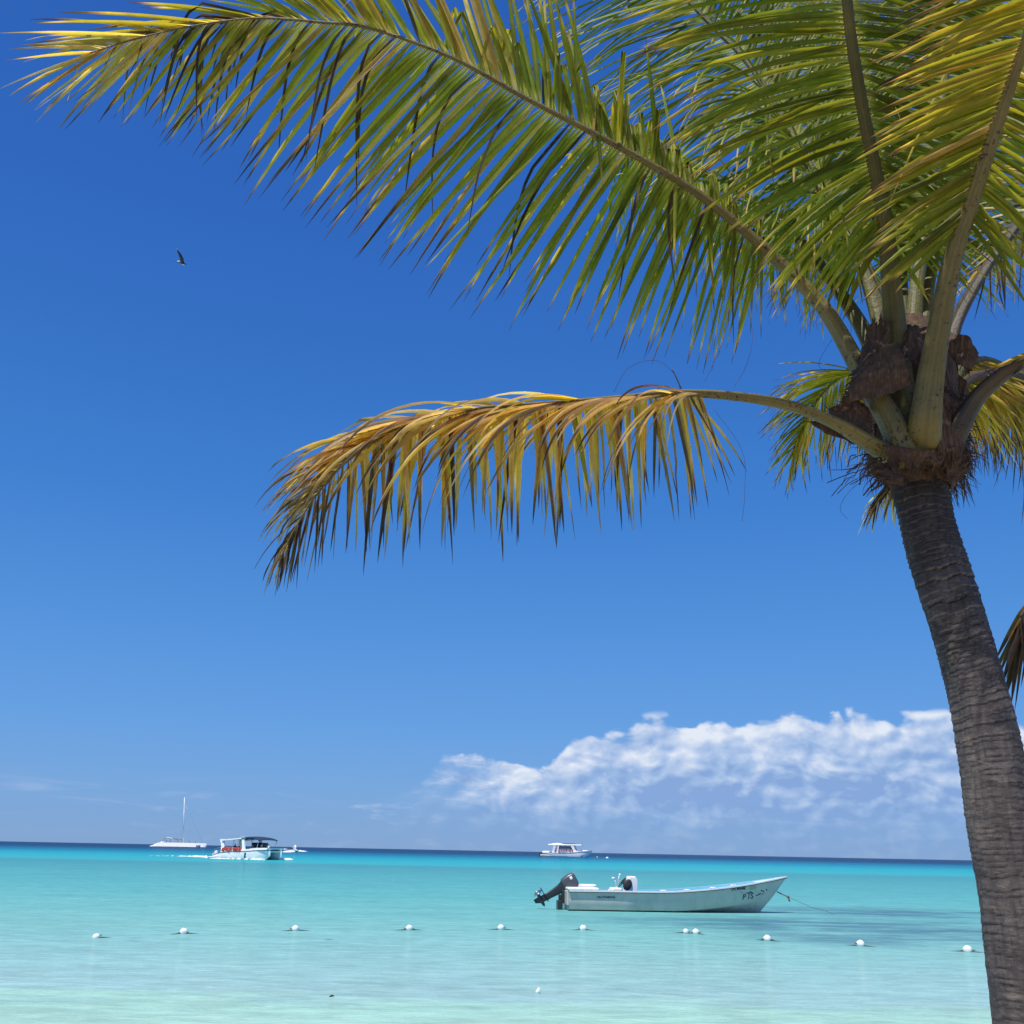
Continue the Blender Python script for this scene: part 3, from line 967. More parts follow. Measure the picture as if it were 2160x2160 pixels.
# 4: middle frond rising towards the viewer
frond([(1706, 850, 5.25), (1698, 740, 5.2), (1690, 640, 5.15), (1682, 550, 5.08), (1670, 430, 4.95), (1651, 325, 4.8), (1626, 200, 4.6), (1606, 75, 4.4), (1598, 0, 4.28), (1588, -140, 4.1), (1570, -300, 3.95)], 1,
      [(850, 62), (640, 44), (550, 38), (430, 31), (325, 26), (200, 23), (0, 20), (-300, 12)],
      [dict(keys=[(450, -.55, -.85, -.05, 190), (380, -.75, -.66, 0, 260), (325, -.88, -.45, 0, 330), (200, -.97, -.22, .05, 390), (75, -1, -.02, .05, 420), (0, -1, .05, .1, 430), (-300, -.9, .3, .1, 400)], droop=.34, jit=.05, shingle=.5),
       dict(keys=[(450, .55, -.85, .1, 180), (325, .85, -.4, .2, 330), (200, .95, -.15, .3, 380), (0, 1, .05, .3, 400), (-300, .9, .3, .3, 400)], droop=.3, jit=.08, shingle=.5)],
      450, -290, spacing=.026, wid=.046, stalk='stalk_green', seed=41, dry=gdry(.12), label='green frond rising from the middle of the crown')

# 5: right-hand frond with the spotted tan stalk
def f5x(lm, rnd):
    leaflet(lm, P(1815, 60, 4.25), cam_dir(-.42, -.9, -.1), CR + CF, 470 * PXM * 4.6, .03, .05, .5, 1.25, .25, nseg=12, rnd=rnd)
    leaflet(lm, P(1780, 190, 4.3), cam_dir(-.7, -.6, -.1), CR + CF, 90 * PXM * 4.6, .05, .05, .9, 1, 0, nseg=8, rnd=rnd)
    for k in range(9):
        leaflet(lm, P(1560 + rnd.uniform(0, 300), 20 + rnd.uniform(0, 330), 4.55), cam_dir(rnd.gauss(-.5, .4), rnd.gauss(-.3, .4), 0), CR, rnd.uniform(15, 45) * PXM * 4.6, .008, .3, .6, 1.4, .9, nseg=5, rnd=rnd)
def f5dry(c, rnd):
    return .17 + .10 * sm(330, 60, c) + rnd.gauss(0, .06) + (.2 if rnd.random() < .07 else 0)
frond([(1738, 872, 5.40), (1741, 838, 5.14), (1746, 795, 5.0), (1755, 720, 4.95), (1768, 640, 4.88), (1797, 490, 4.7), (1830, 385, 4.56), (1868, 270, 4.38), (1905, 160, 4.2), (1935, 75, 4.05), (1975, -40, 3.85), (2020, -190, 3.65)], 1,
      [(872, 50), (838, 66), (760, 54), (640, 43), (490, 36), (385, 32), (270, 29), (160, 25), (75, 21), (-190, 14)],
      [dict(keys=[(440, -.75, -.70, 0, 200), (385, -.80, -.58, 0, 270), (300, -.88, -.46, 0, 300), (200, -.93, -.35, 0, 310), (100, -.95, -.28, 0, 320), (0, -.96, -.25, 0, 330), (-190, -.97, -.2, 0, 340)], droop=.14, jit=.045, shingle=.45),
       dict(keys=[(440, .6, -.8, .1, 190), (330, .8, -.55, .15, 280), (200, .9, -.35, .15, 320), (0, .95, -.2, .2, 340), (-190, .95, -.1, .2, 340)], droop=.25, jit=.07, shingle=.45)],
      430, -180, spacing=.025, wid=.044, stalk='stalk_tan', seed=51, dry=f5dry, extras=f5x, label='frond with a thick tan stalk spotted brown on the right of the crown')

# 6: right frond, darker stalk leaning out of the frame
def f6dry(c, rnd):
    return .78 + rnd.gauss(0, .12) if rnd.random() < .62 else .3 + rnd.gauss(0, .05)
frond([(1765, 850, 5.4), (1780, 700, 5.45), (1800, 615, 5.5), (1848, 525, 5.55), (1890, 465, 5.6), (1932, 410, 5.65), (1990, 345, 5.7), (2080, 270, 5.75), (2180, 240, 5.75)], 0,
      [(1765, 56), (1800, 34), (1848, 26), (1932, 22), (2180, 8)],
      [dict(keys=[(1860, -.12, -1, -.05, 110), (1900, -.06, -1, -.05, 150), (1960, 0, -1, 0, 190), (2180, .1, -1, 0, 260)], droop=.4, jit=.09),
       dict(keys=[(1860, -.85, -.45, .2, 80), (1900, -.8, -.4, .2, 120), (2000, -.6, .4, .3, 220), (2180, -.2, 1, .3, 260)], droop=.5, jit=.14, miss=.1)],
      1860, 2180, spacing=.04, wid=.030, stalk='stalk_brown', seed=61, dry=f6dry, pale=lambda c, rnd: (.75 if rnd.random() < .25 else 0), label='half-dry frond on a dark stalk at the right edge')

# 7: low right frond, brown stalk
frond([(1758, 890, 5.46), (1783, 858, 5.26), (1806, 815, 5.15), (1840, 755, 5.1), (1885, 712, 5.0), (1932, 682, 4.9), (2010, 650, 4.75), (2120, 640, 4.6)], 0,
      [(1758, 44), (1783, 50), (1806, 44), (1840, 34), (1932, 27), (2120, 14)],
      [dict(keys=[(1985, -.9, -.15, .1, 120), (2050, -.92, -.22, .1, 170), (2120, -.9, -.35, .1, 190)], droop=.45, jit=.12),
       dict(keys=[(1985, .1, -1, 0, 180), (2120, .2, -1, 0, 240)], droop=.4, jit=.12)],
      1985, 2120, spacing=.05, wid=.045, stalk='stalk_brown', seed=71, dry=gdry(.42, .1), label='low frond on a brown stalk leaving the frame at right')

# 8, 9: fronds behind the middle
frond([(1722, 820, 5.6), (1722, 700, 5.62), (1728, 560, 5.7), (1745, 440, 5.85), (1757, 340, 6.05), (1775, 200, 6.3), (1795, 60, 6.5), (1820, -80, 6.7)], 1,
      [(820, 50), (700, 38), (560, 28), (440, 22), (200, 14), (-80, 8)],
      [dict(keys=[(470, -.8, -.4, .2, 170), (400, -1, -.05, .2, 260), (200, -.95, .2, .2, 330), (-80, -.9, .3, .2, 320)], droop=.25, jit=.06),
       dict(keys=[(470, .9, -.4, .2, 200), (400, 1, -.25, .2, 280), (200, .95, -.15, .2, 330), (-80, .9, .2, .2, 320)], droop=.4, jit=.1)],
      470, -80, spacing=.025, wid=.036, stalk='stalk_green', seed=81, dry=gdry(.06), label='dark green frond behind the crown, upright')
frond([(1705, 820, 5.65), (1703, 700, 5.7), (1703, 560, 5.9), (1700, 450, 6.15), (1690, 300, 6.6), (1670, 160, 7.0), (1640, 30, 7.4)], 1,
      [(820, 44), (700, 32), (560, 22), (450, 17), (160, 10), (30, 6)],
      [dict(keys=[(460, -.85, -.4, .2, 180), (300, -.95, .1, .2, 260), (30, -.8, .5, .2, 260)], droop=.4, jit=.09),
       dict(keys=[(460, .9, -.35, .2, 180), (300, .95, .1, .2, 260), (30, .8, .5, .2, 260)], droop=.4, jit=.09)],
      460, 30, spacing=.045, wid=.042, stalk='stalk_green', seed=82, dry=gdry(.05), label='thin-stalked dark frond deep in the crown')
# deep fronds filling the top right
frond([(1735, 800, 5.75), (1742, 620, 5.95), (1775, 420, 6.3), (1830, 230, 6.8), (1895, 60, 7.2), (1960, -90, 7.6)], 1, [(800, 34), (620, 24), (420, 17), (-90, 7)],
      [dict(keys=[(470, -.8, -.45, .2, 170), (300, -.95, -.1, .2, 270), (-90, -.85, .4, .2, 280)], droop=.35, jit=.09),
       dict(keys=[(470, .85, -.45, .2, 170), (300, .95, -.3, .2, 260), (-90, .9, .2, .2, 270)], droop=.4, jit=.1)],
      470, -90, spacing=.030, wid=.036, stalk='stalk_green', seed=84, dry=gdry(.08), label='deep shaded frond behind the right of the crown')
frond([(1712, 800, 5.7), (1690, 600, 5.95), (1650, 400, 6.4), (1590, 220, 6.9), (1515, 70, 7.4), (1430, -60, 7.8)], 1, [(800, 32), (600, 22), (400, 16), (-60, 7)],
      [dict(keys=[(430, -.7, -.6, .2, 170), (250, -.9, -.35, .2, 270), (-60, -.95, .1, .2, 280)], droop=.4, jit=.09),
       dict(keys=[(430, .8, .2, .2, 170), (250, .75, .55, .2, 260), (-60, .5, .8, .2, 270)], droop=.35, jit=.1)],
      430, -60, spacing=.030, wid=.036, stalk='stalk_green', seed=85, dry=gdry(.09), label='deep shaded frond behind the middle of the crown')
# 10: back left frond with hanging leaflets
frond([(1690, 800, 5.5), (1660, 690, 5.6), (1622, 611, 5.75), (1557, 513, 6.0), (1499, 442, 6.3), (1430, 385, 6.65), (1345, 335, 7.0), (1260, 300, 7.3), (1180, 285, 7.55)], 0,
      [(1690, 50), (1622, 30), (1557, 22), (1430, 15), (1180, 6)],
      [dict(keys=[(1540, .05, -1, .05, 150), (1450, -.1, -1, .05, 190), (1345, -.2, -1, .05, 200), (1180, -.5, -.85, 0, 180)], droop=.55, jit=.10),
       dict(keys=[(1540, -.35, .3, .6, 130), (1450, -.5, .55, .4, 180), (1345, -.6, .5, .4, 200), (1180, -.8, .4, .3, 170)], droop=.75, jit=.12)],
      1545, 1180, spacing=.034, wid=.032, stalk='stalk_green', seed=91, dry=gdry(.12, .07), label='green frond behind the long frond with leaflets hanging straight down')
# 11: low back left
frond([(1700, 790, 5.55), (1655, 715, 5.9), (1610, 700, 6.3), (1570, 722, 6.7), (1535, 765, 7.0), (1510, 815, 7.25), (1495, 860, 7.4)], 0,
      [(1700, 40), (1610, 20), (1495, 5)],
      [dict(keys=[(1640, -.95, .02, 0, 185), (1570, -.95, -.22, 0, 165), (1535, -.85, -.5, 0, 125), (1495, -.7, -.8, 0, 80)], droop=.45, jit=.09),
       dict(keys=[(1640, -.25, -1, 0, 190), (1570, -.15, -1, 0, 180), (1535, -.1, -1, 0, 140), (1495, -.2, -1, 0, 90)], droop=.5, jit=.10)],
      1645, 1495, spacing=.026, wid=.032, stalk='stalk_green', seed=101, dry=gdry(.27, .1), label='small drooping frond low behind the left of the crown')
# 12: low back right
frond([(1755, 800, 5.6), (1795, 715, 5.95), (1840, 680, 6.3), (1890, 690, 6.7), (1935, 735, 7.0), (1970, 800, 7.25)], 0,
      [(1755, 40), (1840, 20), (1970, 6)],
      [dict(keys=[(1800, .25, -1, 0, 200), (1870, .2, -1, 0, 200), (1970, .1, -1, 0, 130)], droop=.45, jit=.12),
       dict(keys=[(1800, .85, -.35, 0, 190), (1870, .9, -.45, 0, 180), (1970, .8, -.7, 0, 120)], droop=.45, jit=.12),
       dict(keys=[(1800, -.12, -1, .2, 225), (1970, .1, -1, .1, 200)], droop=.4, jit=.16, miss=.1), dict(keys=[(1800, .5, -.8, -.1, 210), (1970, .4, -1, -.1, 190)], droop=.5, jit=.16, miss=.1)],
      1795, 1970, spacing=.024, wid=.036, stalk='stalk_green', seed=111, dry=lambda c, rnd: (.34 if rnd.random() < .7 else .6) + rnd.gauss(0, .06), label='yellow-green drooping frond low behind the right of the crown')
# 13: dead stub under the crown on the left
frond([(1712, 890, 5.45), (1690, 905, 5.55), (1668, 925, 5.6), (1650, 950, 5.64)], 0, [(1712, 24), (1650, 4)],
      [dict(keys=[(1700, -.5, -.85, 0, 85), (1650, -.55, -.85, 0, 70)], droop=.5, jit=.14, miss=0), dict(keys=[(1700, -.25, -1, 0, 95), (1650, -.3, -1, 0, 60)], droop=.5, jit=.14, miss=0),
       dict(keys=[(1700, -.7, -.5, 0, 60), (1650, -.8, -.6, 0, 50)], droop=.9, jit=.14, miss=0)],
      1705, 1650, spacing=.018, wid=.02, stalk='stalk_brown', seed=121, dry=gdry(.85, .1), pale=lambda c, rnd: (.9 if rnd.random() < .5 else 0), label='short dead frond stub hanging under the crown')
frond([(1770, 890, 5.45), (1795, 890, 5.55), (1825, 905, 5.62)], 0, [(1770, 24), (1825, 4)],
      [dict(keys=[(1775, .2, -1, 0, 80), (1825, .15, -1, 0, 60)], droop=.5, jit=.16, miss=0), dict(keys=[(1775, .6, -.7, 0, 60), (1825, .5, -1, 0, 40)], droop=.6, jit=.16, miss=0)],
      1775, 1825, spacing=.03, wid=.018, stalk='stalk_brown', seed=125, dry=gdry(.85, .1), label='short dead stub on the right under the crown')
# 14: dead frond hanging at the right edge
frond([(1755, 790, 5.75), (1830, 715, 6.0), (1930, 715, 6.2), (2010, 820, 6.3), (2030, 960, 6.3), (1990, 1060, 6.25), (1926, 1165, 6.2)], 1, [(715, 20), (790, 20), (1150, 8)],
      [dict(keys=[(1040, -.5, -.85, 0, 210), (1100, -.5, -.9, 0, 230), (1150, -.15, -1, 0, 200)], droop=.25, jit=.10, miss=0),
       dict(keys=[(1040, .2, -1, 0, 230), (1150, .05, -1, 0, 200)], droop=.3, jit=.15, miss=0)],
      1050, 1165, spacing=.035, wid=.05, stalk='stalk_brown', seed=131, dry=gdry(.84, .08), label='dead brown frond hanging beside the trunk at the right edge')

# fibrous sheath round the heart of the crown
mb = MB()
hk = [(1739, 922, 53), (1737, 902, 66), (1735, 880, 86), (1732, 855, 90), (1726, 815, 88), (1720, 760, 86), (1716, 700, 86), (1710, 655, 70), (1704, 610, 44)]
rings = []
sam = spline(hk, 10)
vs, fs = [], []
NSH = 64
for i, (u, v, w) in enumerate(sam):
    c = P(u, v, YC)
    r = w * PXM * (c - CAM).dot(CF)
    for k in range(NSH):
        th = 2 * math.pi * k / NSH
        q = V((math.cos(th), math.sin(th) * .9, 0))
        nn = noise.noise(V((q.x * 2, q.y * 2, i * .09))) * .10 + noise.noise(V((q.x * 7, q.y * 7, i * .3))) * .05 + noise.noise(V((q.x * 19, q.y * 19, i * .5))) * .025
        vs.append(c + q * (r * (1 + nn)))
for i in range(len(sam) - 1):
    for k in range(NSH):
        k2 = (k + 1) % NSH
        fs.append((i * NSH + k, i * NSH + k2, (i + 1) * NSH + k2, (i + 1) * NSH + k))
mb.add(vs, fs)
mb.build('fibre_sheath', M['fibre'], palm)

def flap(corners, seed, bulge=0.04, ragged=0.25, label=None):
    """a torn piece of woven leaf sheath: corners are (u, v, Y) round a quad; the last edge is torn"""
    a, b, c, d = [P(*q) for q in corners]
    n = 22
    vs, fs = [], []
    nm = (b - a).cross(d - a).normalized()
    if nm.y > 0:
        nm = -nm
    for off in (0.0, 0.005):
        for j in range(n + 1):
            for i in range(n + 1):
                x, y = i / n, j / n
                nz = lambda f, o: noise.noise(V((f, seed * 3.7, o)))
                y2 = y * (1 - ragged * (0.6 + 0.6 * nz(x * 2.5, 0) + .55 * nz(x * 11, 5)) * y)
                wx = 0.5 + (x - .5) * (1 - .22 * math.sin(math.pi * y) ** 2 * nz(y * 2, 3) - .10 * nz(y * 9, 7) - .25 * max(0, y - .6))
                q = a.lerp(b, wx).lerp(d.lerp(c, wx), y2)
                q += nm * (bulge * math.sin(math.pi * x) * (1 - .4 * y) + .03 * noise.noise(V((x * 3, y * 2, seed))) + .012 * noise.noise(V((x * 9, y * 5, seed + 4))) + off)
                vs.append(q)
    m_ = (n + 1) * (n + 1)
    for o in (0, m_):
        for j in range(n):
            for i in range(n):
                k = o + j * (n + 1) + i
                fs.append((k, k + 1, k + n + 2, k + n + 1) if o else (k, k + n + 1, k + n + 2, k + 1))
    bd = [i for i in range(n + 1)] + [(j) * (n + 1) + n for j in range(1, n + 1)] + [n * (n + 1) + i for i in range(n - 1, -1, -1)] + [j * (n + 1) for j in range(n - 1, 0, -1)]
    for i in range(len(bd)):
        p_, q_ = bd[i], bd[(i + 1) % len(bd)]
        fs.append((p_, q_, q_ + m_, p_ + m_))
    mb = MB()
    mb.add(vs, fs)
    rr_ = random.Random(seed)
    for k in range(26):                        # frayed fibres along the torn edge
        i = rr_.randint(0, n)
        p = vs[n * (n + 1) + i]
        d_ = (p - vs[(n - 3) * (n + 1) + i]).normalized()
        pl = [p - d_ * .02]
        for q in range(4):
            d_ = (d_ + V((rr_.gauss(0, .25), rr_.gauss(0, .25), rr_.gauss(-.1, .25)))).normalized()
            pl.append(pl[-1] + d_ * rr_.uniform(.008, .02))
        mb.tube(pl, [.003, .0025, .002, .0015, .001], 4)
    return mb.build('sheath_flap', M['fibre'], palm)
flap([(1690, 645, 5.0), (1722, 725, 4.98), (1585, 768, 5.0), (1596, 705, 5.03)], 1, .04, .15)
flap([(1665, 715, 5.02), (1610, 720, 5.05), (1640, 600, 5.1), (1690, 570, 5.1)], 2, .03, .3)
flap([(1640, 775, 5.15), (1640, 850, 5.12), (1520, 800, 5.1), (1595, 730, 5.15)], 3, .03, .25)
flap([(1785, 625, 5.28), (1845, 665, 5.3), (1834, 705, 5.28), (1770, 690, 5.3)], 4, .06, .12)
flap([(1795, 700, 5.33), (1830, 740, 5.36), (1812, 880, 5.4), (1765, 800, 5.33)], 5, .03, .3)
flap([(1795, 930, 5.2), (1775, 870, 5.15), (1835, 845, 5.2), (1840, 865, 5.2)], 6, .02, .4)
flap([(1668, 560, 5.35), (1692, 580, 5.3), (1690, 650, 5.3), (1650, 640, 5.3)], 7, .03, .3)
flap([(1668, 838, 5.04), (1742, 850, 5.04), (1735, 905, 5.1), (1672, 896, 5.1)], 12, .02, .5)
flap([(1728, 852, 5.05), (1806, 842, 5.12), (1785, 890, 5.14), (1740, 898, 5.10)], 13, .015, .6)
flap([(1690, 868, 5.08), (1705, 915, 5.1), (1630, 905, 5.12), (1648, 880, 5.1)], 8, .02, .5)
flap([(1770, 740, 5.1), (1815, 760, 5.2), (1820, 890, 5.15), (1765, 880, 5.05)], 10, .02, .3)
flap([(1690, 620, 5.2), (1735, 620, 5.15), (1745, 700, 5.0), (1690, 700, 5.0)], 11, .02, .3)
# loose fibres and threads
mb = MB()
rnd = random.Random(5)
for k in range(900):
    th = rnd.uniform(0, 6.28)
    v = rnd.uniform(760, 912)
    w = keyed([(b, c) for (a, b, c) in hk], v)[0]
    u = keyed([(b, a) for (a, b, c) in hk], v)[0]
    c = P(u, v, YC)
    r = w * PXM * (c - CAM).dot(CF)
    q = V((math.cos(th), math.sin(th) * .9, 0))
    p = c + q * r * .98
    d = (q * rnd.uniform(.3, 1) + V((rnd.gauss(0, .5), rnd.gauss(0, .5), rnd.gauss(-.3, .6)))).normalized()
    pl = [p]
    st = rnd.uniform(.008, .026)
    for i in range(7):
        d = (d + V((rnd.gauss(0, .25), rnd.gauss(0, .25), rnd.gauss(-.22, .25)))).normalized()
        p = p + d * st
        pl.append(p)
    mb.tube(pl, [.0035 - .0004 * i for i in range(8)], 4)
def thread(uvs, r=.0010):
    mb.tube([P(*q) for q in spline(uvs, 8)], r, 4)
thread([(1285, 742, 4.95), (1272, 705, 4.95), (1235, 680, 4.95), (1185, 695, 4.95), (1158, 740, 4.95)], .0013)
thread([(1280, 742, 4.95), (1255, 728, 4.95), (1225, 745, 4.95)], .002)
thread([(1290, 745, 4.95), (1275, 710, 4.95), (1268, 698, 4.95)], .0035)
thread([(1345, 770, 4.9), (1400, 850, 4.9), (1405, 930, 4.9), (1400, 985, 4.9)])
thread([(1405, 560, 5.1), (1420, 630, 5.1), (1408, 690, 5.1), (1385, 730, 5.1)])
thread([(1390, 545, 5.1), (1365, 640, 5.1), (1330, 720, 5.1)])
thread([(1570, 640, 5.1), (1545, 690, 5.1), (1590, 710, 5.1), (1605, 705, 5.1)])
thread([(1630, 905, 5.1), (1600, 930, 5.1), (1585, 960, 5.1), (1600, 980, 5.1)])
thread([(1340, 560, 5.1), (1345, 640, 5.1), (1330, 690, 5.1)])
for k in range(26):
    u0 = rnd.uniform(1605, 1690)
    v0 = rnd.uniform(850, 905)
    thread([(u0, v0, 5.15), (u0 - rnd.uniform(5, 20), v0 + rnd.uniform(0, 12), 5.15), (u0 - rnd.uniform(15, 60), v0 + rnd.uniform(5, 40), 5.15)], rnd.uniform(.0015, .004))
o = mb.build('loose_fibres', M['fibre'], palm)
# ------------------------------------------------------------------ moored open boat
SC = 0.0
def px(x, y):                    # photo pixels -> sketch units
    return x / 1.118, y / 1.118
S_ = W(*px(1194, 1918.5))
B_ = W(*px(1606, 1925.0))
ang = math.atan2(B_.y - S_.y, B_.x - S_.x)
K = (B_ - S_).length / 6.75
boat = thing('moored_boat', 'long white open fishing boat with a tilted grey outboard, moored in the shallows', 'boat', S_, ang)
boat.scale = (K, K, K)
NSEC = 40
def g_line(s):                   # gunwale
    x = 7.72 * s
    b = 0.86 + 0.10 * sm(0, .45, s) if s < .45 else 0.96 * (1 - ((s - .45) / .55) ** 2.3) + 0.02
    z = 0.62 + 0.03 * s + 0.52 * max(0, (s - .38) / .62) ** 1.7
    return V((x, b, z))
def c_line(s):                   # chine
    x = 7.12 * s
    b = (0.74 + 0.05 * sm(0, .4, s)) * (1 if s < .5 else (1 - ((s - .5) / .5) ** 1.8)) + 0.004
    z = 0.05 + 0.40 * max(0, (s - .5) / .5) ** 1.5
    return V((x, b, z))
def k_line(s):
    return V((6.60 * s, 0.0, -0.14 + 0.06 * s ** 6))
def hull_pt(s, t):               # side panel: t 0 at chine, 1 at gunwale
    a, b = c_line(s), g_line(s)
    p = a.lerp(b, t)
    p.y += 0.010 * math.sin(math.pi * t)
    return p
mb = MB()
rings = []
for i in range(NSEC + 1):
    s = i / NSEC
    half = [k_line(s).lerp(c_line(s), .5)] + [c_line(s)] + [hull_pt(s, .06)] + [hull_pt(s, t) for t in (.25, .48, .52, .75, 1.0)]
    half[3 + 1] = half[4] + V((0, .008, 0))
    right = [V((p.x, -p.y, p.z)) for p in half]
    rings.append(list(reversed(right)) + [k_line(s)] + half)
mb.loft(rings, closed=False)
n = len(rings[0])
mb.f.append(tuple(range(n)))
mb.m.append(0)
hull = mb.build('hull', M['gel_old'], boat, angle=28)
# inner skin
mb = MB()
rings = []
for i in range(NSEC + 1):
    s = .01 + .955 * i / NSEC
    g, cc_ = g_line(s), c_line(s)
    b = max(.004, g.y - .05)
    f = max(.003, cc_.y - .06)
    zf = max(.10, cc_.z + .06)
    xf = cc_.x - .04
    mx, my, mz = (g.x + xf) / 2, (b + f) / 2, (g.z + zf) / 2
    rings.append([(g.x, -b, g.z - .01), (mx, -my, mz), (xf, -f, zf), (xf, f, zf), (mx, my, mz), (g.x, b, g.z - .01)])
mb.loft(rings, closed=False)
mb.build('inner_skin', M['hull_blue'], boat, angle=30)
# gunwale cap
mb = MB()
for sgn in (1, -1):
    rings = []
    for i in range(NSEC + 1):
        s = i / NSEC
        g = g_line(s)
        o, q = g.y + .028, max(.0, g.y - .085)
        rings.append([(g.x, sgn * o, g.z - .018), (g.x, sgn * o, g.z + .022), (g.x, sgn * q, g.z + .026), (g.x, sgn * q, g.z - .02)])
    mb.loft(rings)
mb.build('gunwale', M['gel_cap'], boat, angle=30)
mb = MB()
for sgn in (1, -1):
    mb.tube([V((g_line(i / 40).x, sgn * (g_line(i / 40).y + .030), g_line(i / 40).z - .03)) for i in range(41)], .011, 6)
mb.build('rubbing_strake', M['dark'], boat)
# upper inside strip, pale blue, on the far side
mb = MB()
for sgn in (1, -1):
    rings = []
    for i in range(2, 39):
        g = g_line(i / NSEC)
        y1 = g.y - .088
        rings.append([(g.x, sgn * y1, g.z + .02), (g.x, sgn * (y1 - .004), g.z + .02), (g.x, sgn * (y1 - .02), g.z - .09), (g.x, sgn * (y1 - .016), g.z - .09)])
    mb.loft(rings)
mb.build('inner_strake', M['hull_cyan'], boat, angle=30)
# thwarts and their ends
for x in (3.25, 4.1, 5.0, 5.8):
    mb = MB()
    g = g_line(x / 7.72)
    mb.box((x, 0, g.z - .20), (.26, 2 * g.y - .22, .05), bev=.015)
    o = mb.build('thwart', M['hull_blue'], boat, angle=30)
for x in (1.4, 3.15, 3.95, 4.85, 5.6):
    mb = MB()
    g = g_line(x / 7.72)
    mb.box((x, -g.y + .03, g.z + .045), (.20, .07, .045), bev=.015)
    mb.build('rod_pad', M['gel_cap'], boat, angle=30)
# bow deck
mb = MB()
rings = []
for i in range(8):
    s = .86 + .135 * i / 7
    g = g_line(s)
    w = max(.003, g.y - .07)
    rings.append([(g.x, -w, g.z - .0), (g.x, w, g.z - .0), (g.x, w, g.z - .04), (g.x, -w, g.z - .04)])
mb.loft(rings)
mb.build('bow_deck', M['gel_cap'], boat, angle=30)
# stern deck and locker
mb = MB()
mb.box((.48, 0, .685), (1.05, 1.74, .09), bev=.03)
mb.box((.80, .45, .76), (.55, .62, .09), bev=.03)
mb.build('stern_deck', M['gel_cap'], boat, angle=30)
mb = MB()
mb.box((-.03, 0, .40), (.07, 1.62, .46), bev=.02)
mb.build('transom', M['gel_old'], boat, angle=30)
# console with wheel, seat
mb = MB()
rings = []
for y in (-.30, -.27, .27, .30):
    k = .03 if abs(y) > .29 else 0
    rings.append([(1.98 + k, y, .15), (2.42 - k, y, .15), (2.42 - k, y, 1.0 - k), (2.34, y, 1.10 - k), (2.16, y, 1.10 - k), (2.02 + k, y, .88)])
mb.loft(rings)
con = mb.build('console', M['gel'], boat, angle=30)
mb = MB()
ring = []
c = V((1.93, -.05, .90))
ax = V((-.75, 0, .65)).normalized()
a = V((0, 1, 0)); b = ax.cross(a)
mb.tube([c + a * (math.cos(t) * .19) + b * (math.sin(t) * .19) for t in [2 * math.pi * i / 20 for i in range(21)]], .016, 6)
for t in (0.5, 2.6, 4.7):
    mb.tube([c, c + a * (math.cos(t) * .19) + b * (math.sin(t) * .19)], .012, 6)
mb.tube([c, c - ax * .16], .03, 8)
mb.build('steering_wheel', M['dark'], con)
mb = MB()
mb.tube([(1.70, -.25, .72), (1.66, -.25, .92), (1.60, -.25, 1.02)], .02, 8)
mb.ball((1.59, -.25, 1.03), (.06, .04, .035))
mb.tube([(1.78, -.1, .8), (1.80, -.1, 1.05), (1.84, -.1, 1.14)], .018, 8)
mb.ball((1.84, -.1, 1.14), (.035, .035, .045))
mb.build('control_lever', M['gel'], con)
mb = MB()
mb.ball((2.06, -.33, .83), (.15, .05, .19), rot=Matrix.Rotation(.5, 3, 'Y'))
mb.build('cockpit_fender', M['dark'], con)
mb = MB()
mb.box((1.70, 0, .45), (.34, .8, .55), bev=.04)
mb.build('helm_seat', M['gel'], boat, angle=30)
# outboard, tilted up
om = bpy.data.objects.new('outboard_motor', None)
COL.objects.link(om)
om.parent = boat
om.location = (-.13, 0, .70)
om.rotation_euler = (0, R(58), 0)
om['label'] = 'dark grey outboard motor tilted up out of the water'
def ringbox(cx, cy, z, wx, wy, r=.35, n=20):
    out_ = []
    for i in range(n):
        t = 2 * math.pi * i / n
        c_, s_ = math.cos(t), math.sin(t)
        e = .55
        out_.append((cx + math.copysign(abs(c_) ** e, c_) * wx, cy + math.copysign(abs(s_) ** e, s_) * wy, z))
    return out_
mb = MB()
mb.loft([ringbox(.02, 0, .06, .22, .155), ringbox(.02, 0, .10, .27, .185), ringbox(.01, 0, .30, .285, .195), ringbox(0, 0, .46, .26, .19), ringbox(-.02, 0, .54, .215, .165), ringbox(-.03, 0, .565, .15, .12)])
cw = mb.build('cowling', M['motor'], om, angle=40)
for sgn in (1, -1):
    mb = MB()
    mb.box((-.12, sgn * .192, .40), (.10, .012, .09), bev=.004)
    mb.build('badge', M['gel'], cw)
mb = MB()
mb.loft([ringbox(.02, 0, .085, .235, .165), ringbox(.02, 0, .02, .20, .14), ringbox(.0, 0, -.10, .15, .10), ringbox(-.01, 0, -.32, .125, .075), ringbox(-.02, 0, -.55, .11, .06), ringbox(-.03, 0, -.64, .13, .05)])
mb.build('midsection', M['motor_dk'], om, angle=40)
mb = MB()
mb.box((-.12, 0, -.645), (.52, .20, .018), bev=.006)
mb.loft([ringbox(-.03, 0, -.655, .115, .045), ringbox(-.04, 0, -.80, .10, .035)])
mb.tube([(.20, 0, -.83), (.14, 0, -.83), (.02, 0, -.83), (-.16, 0, -.83), (-.24, 0, -.83)], [.01, .045, .065, .06, .045], 14)
mb.loft([[(.06, -.012, -.87), (.06, .012, -.87), (-.16, .012, -.87), (-.16, -.012, -.87)], [(-.04, -.006, -1.05), (-.04, .006, -1.05), (-.17, .006, -1.05), (-.17, -.006, -1.05)]])
mb.build('gearcase', M['motor_dk'], om, angle=40)
mb = MB()
mb.tube([(-.24, 0, -.83), (-.34, 0, -.83), (-.37, 0, -.83)], [.045, .04, .01], 12)
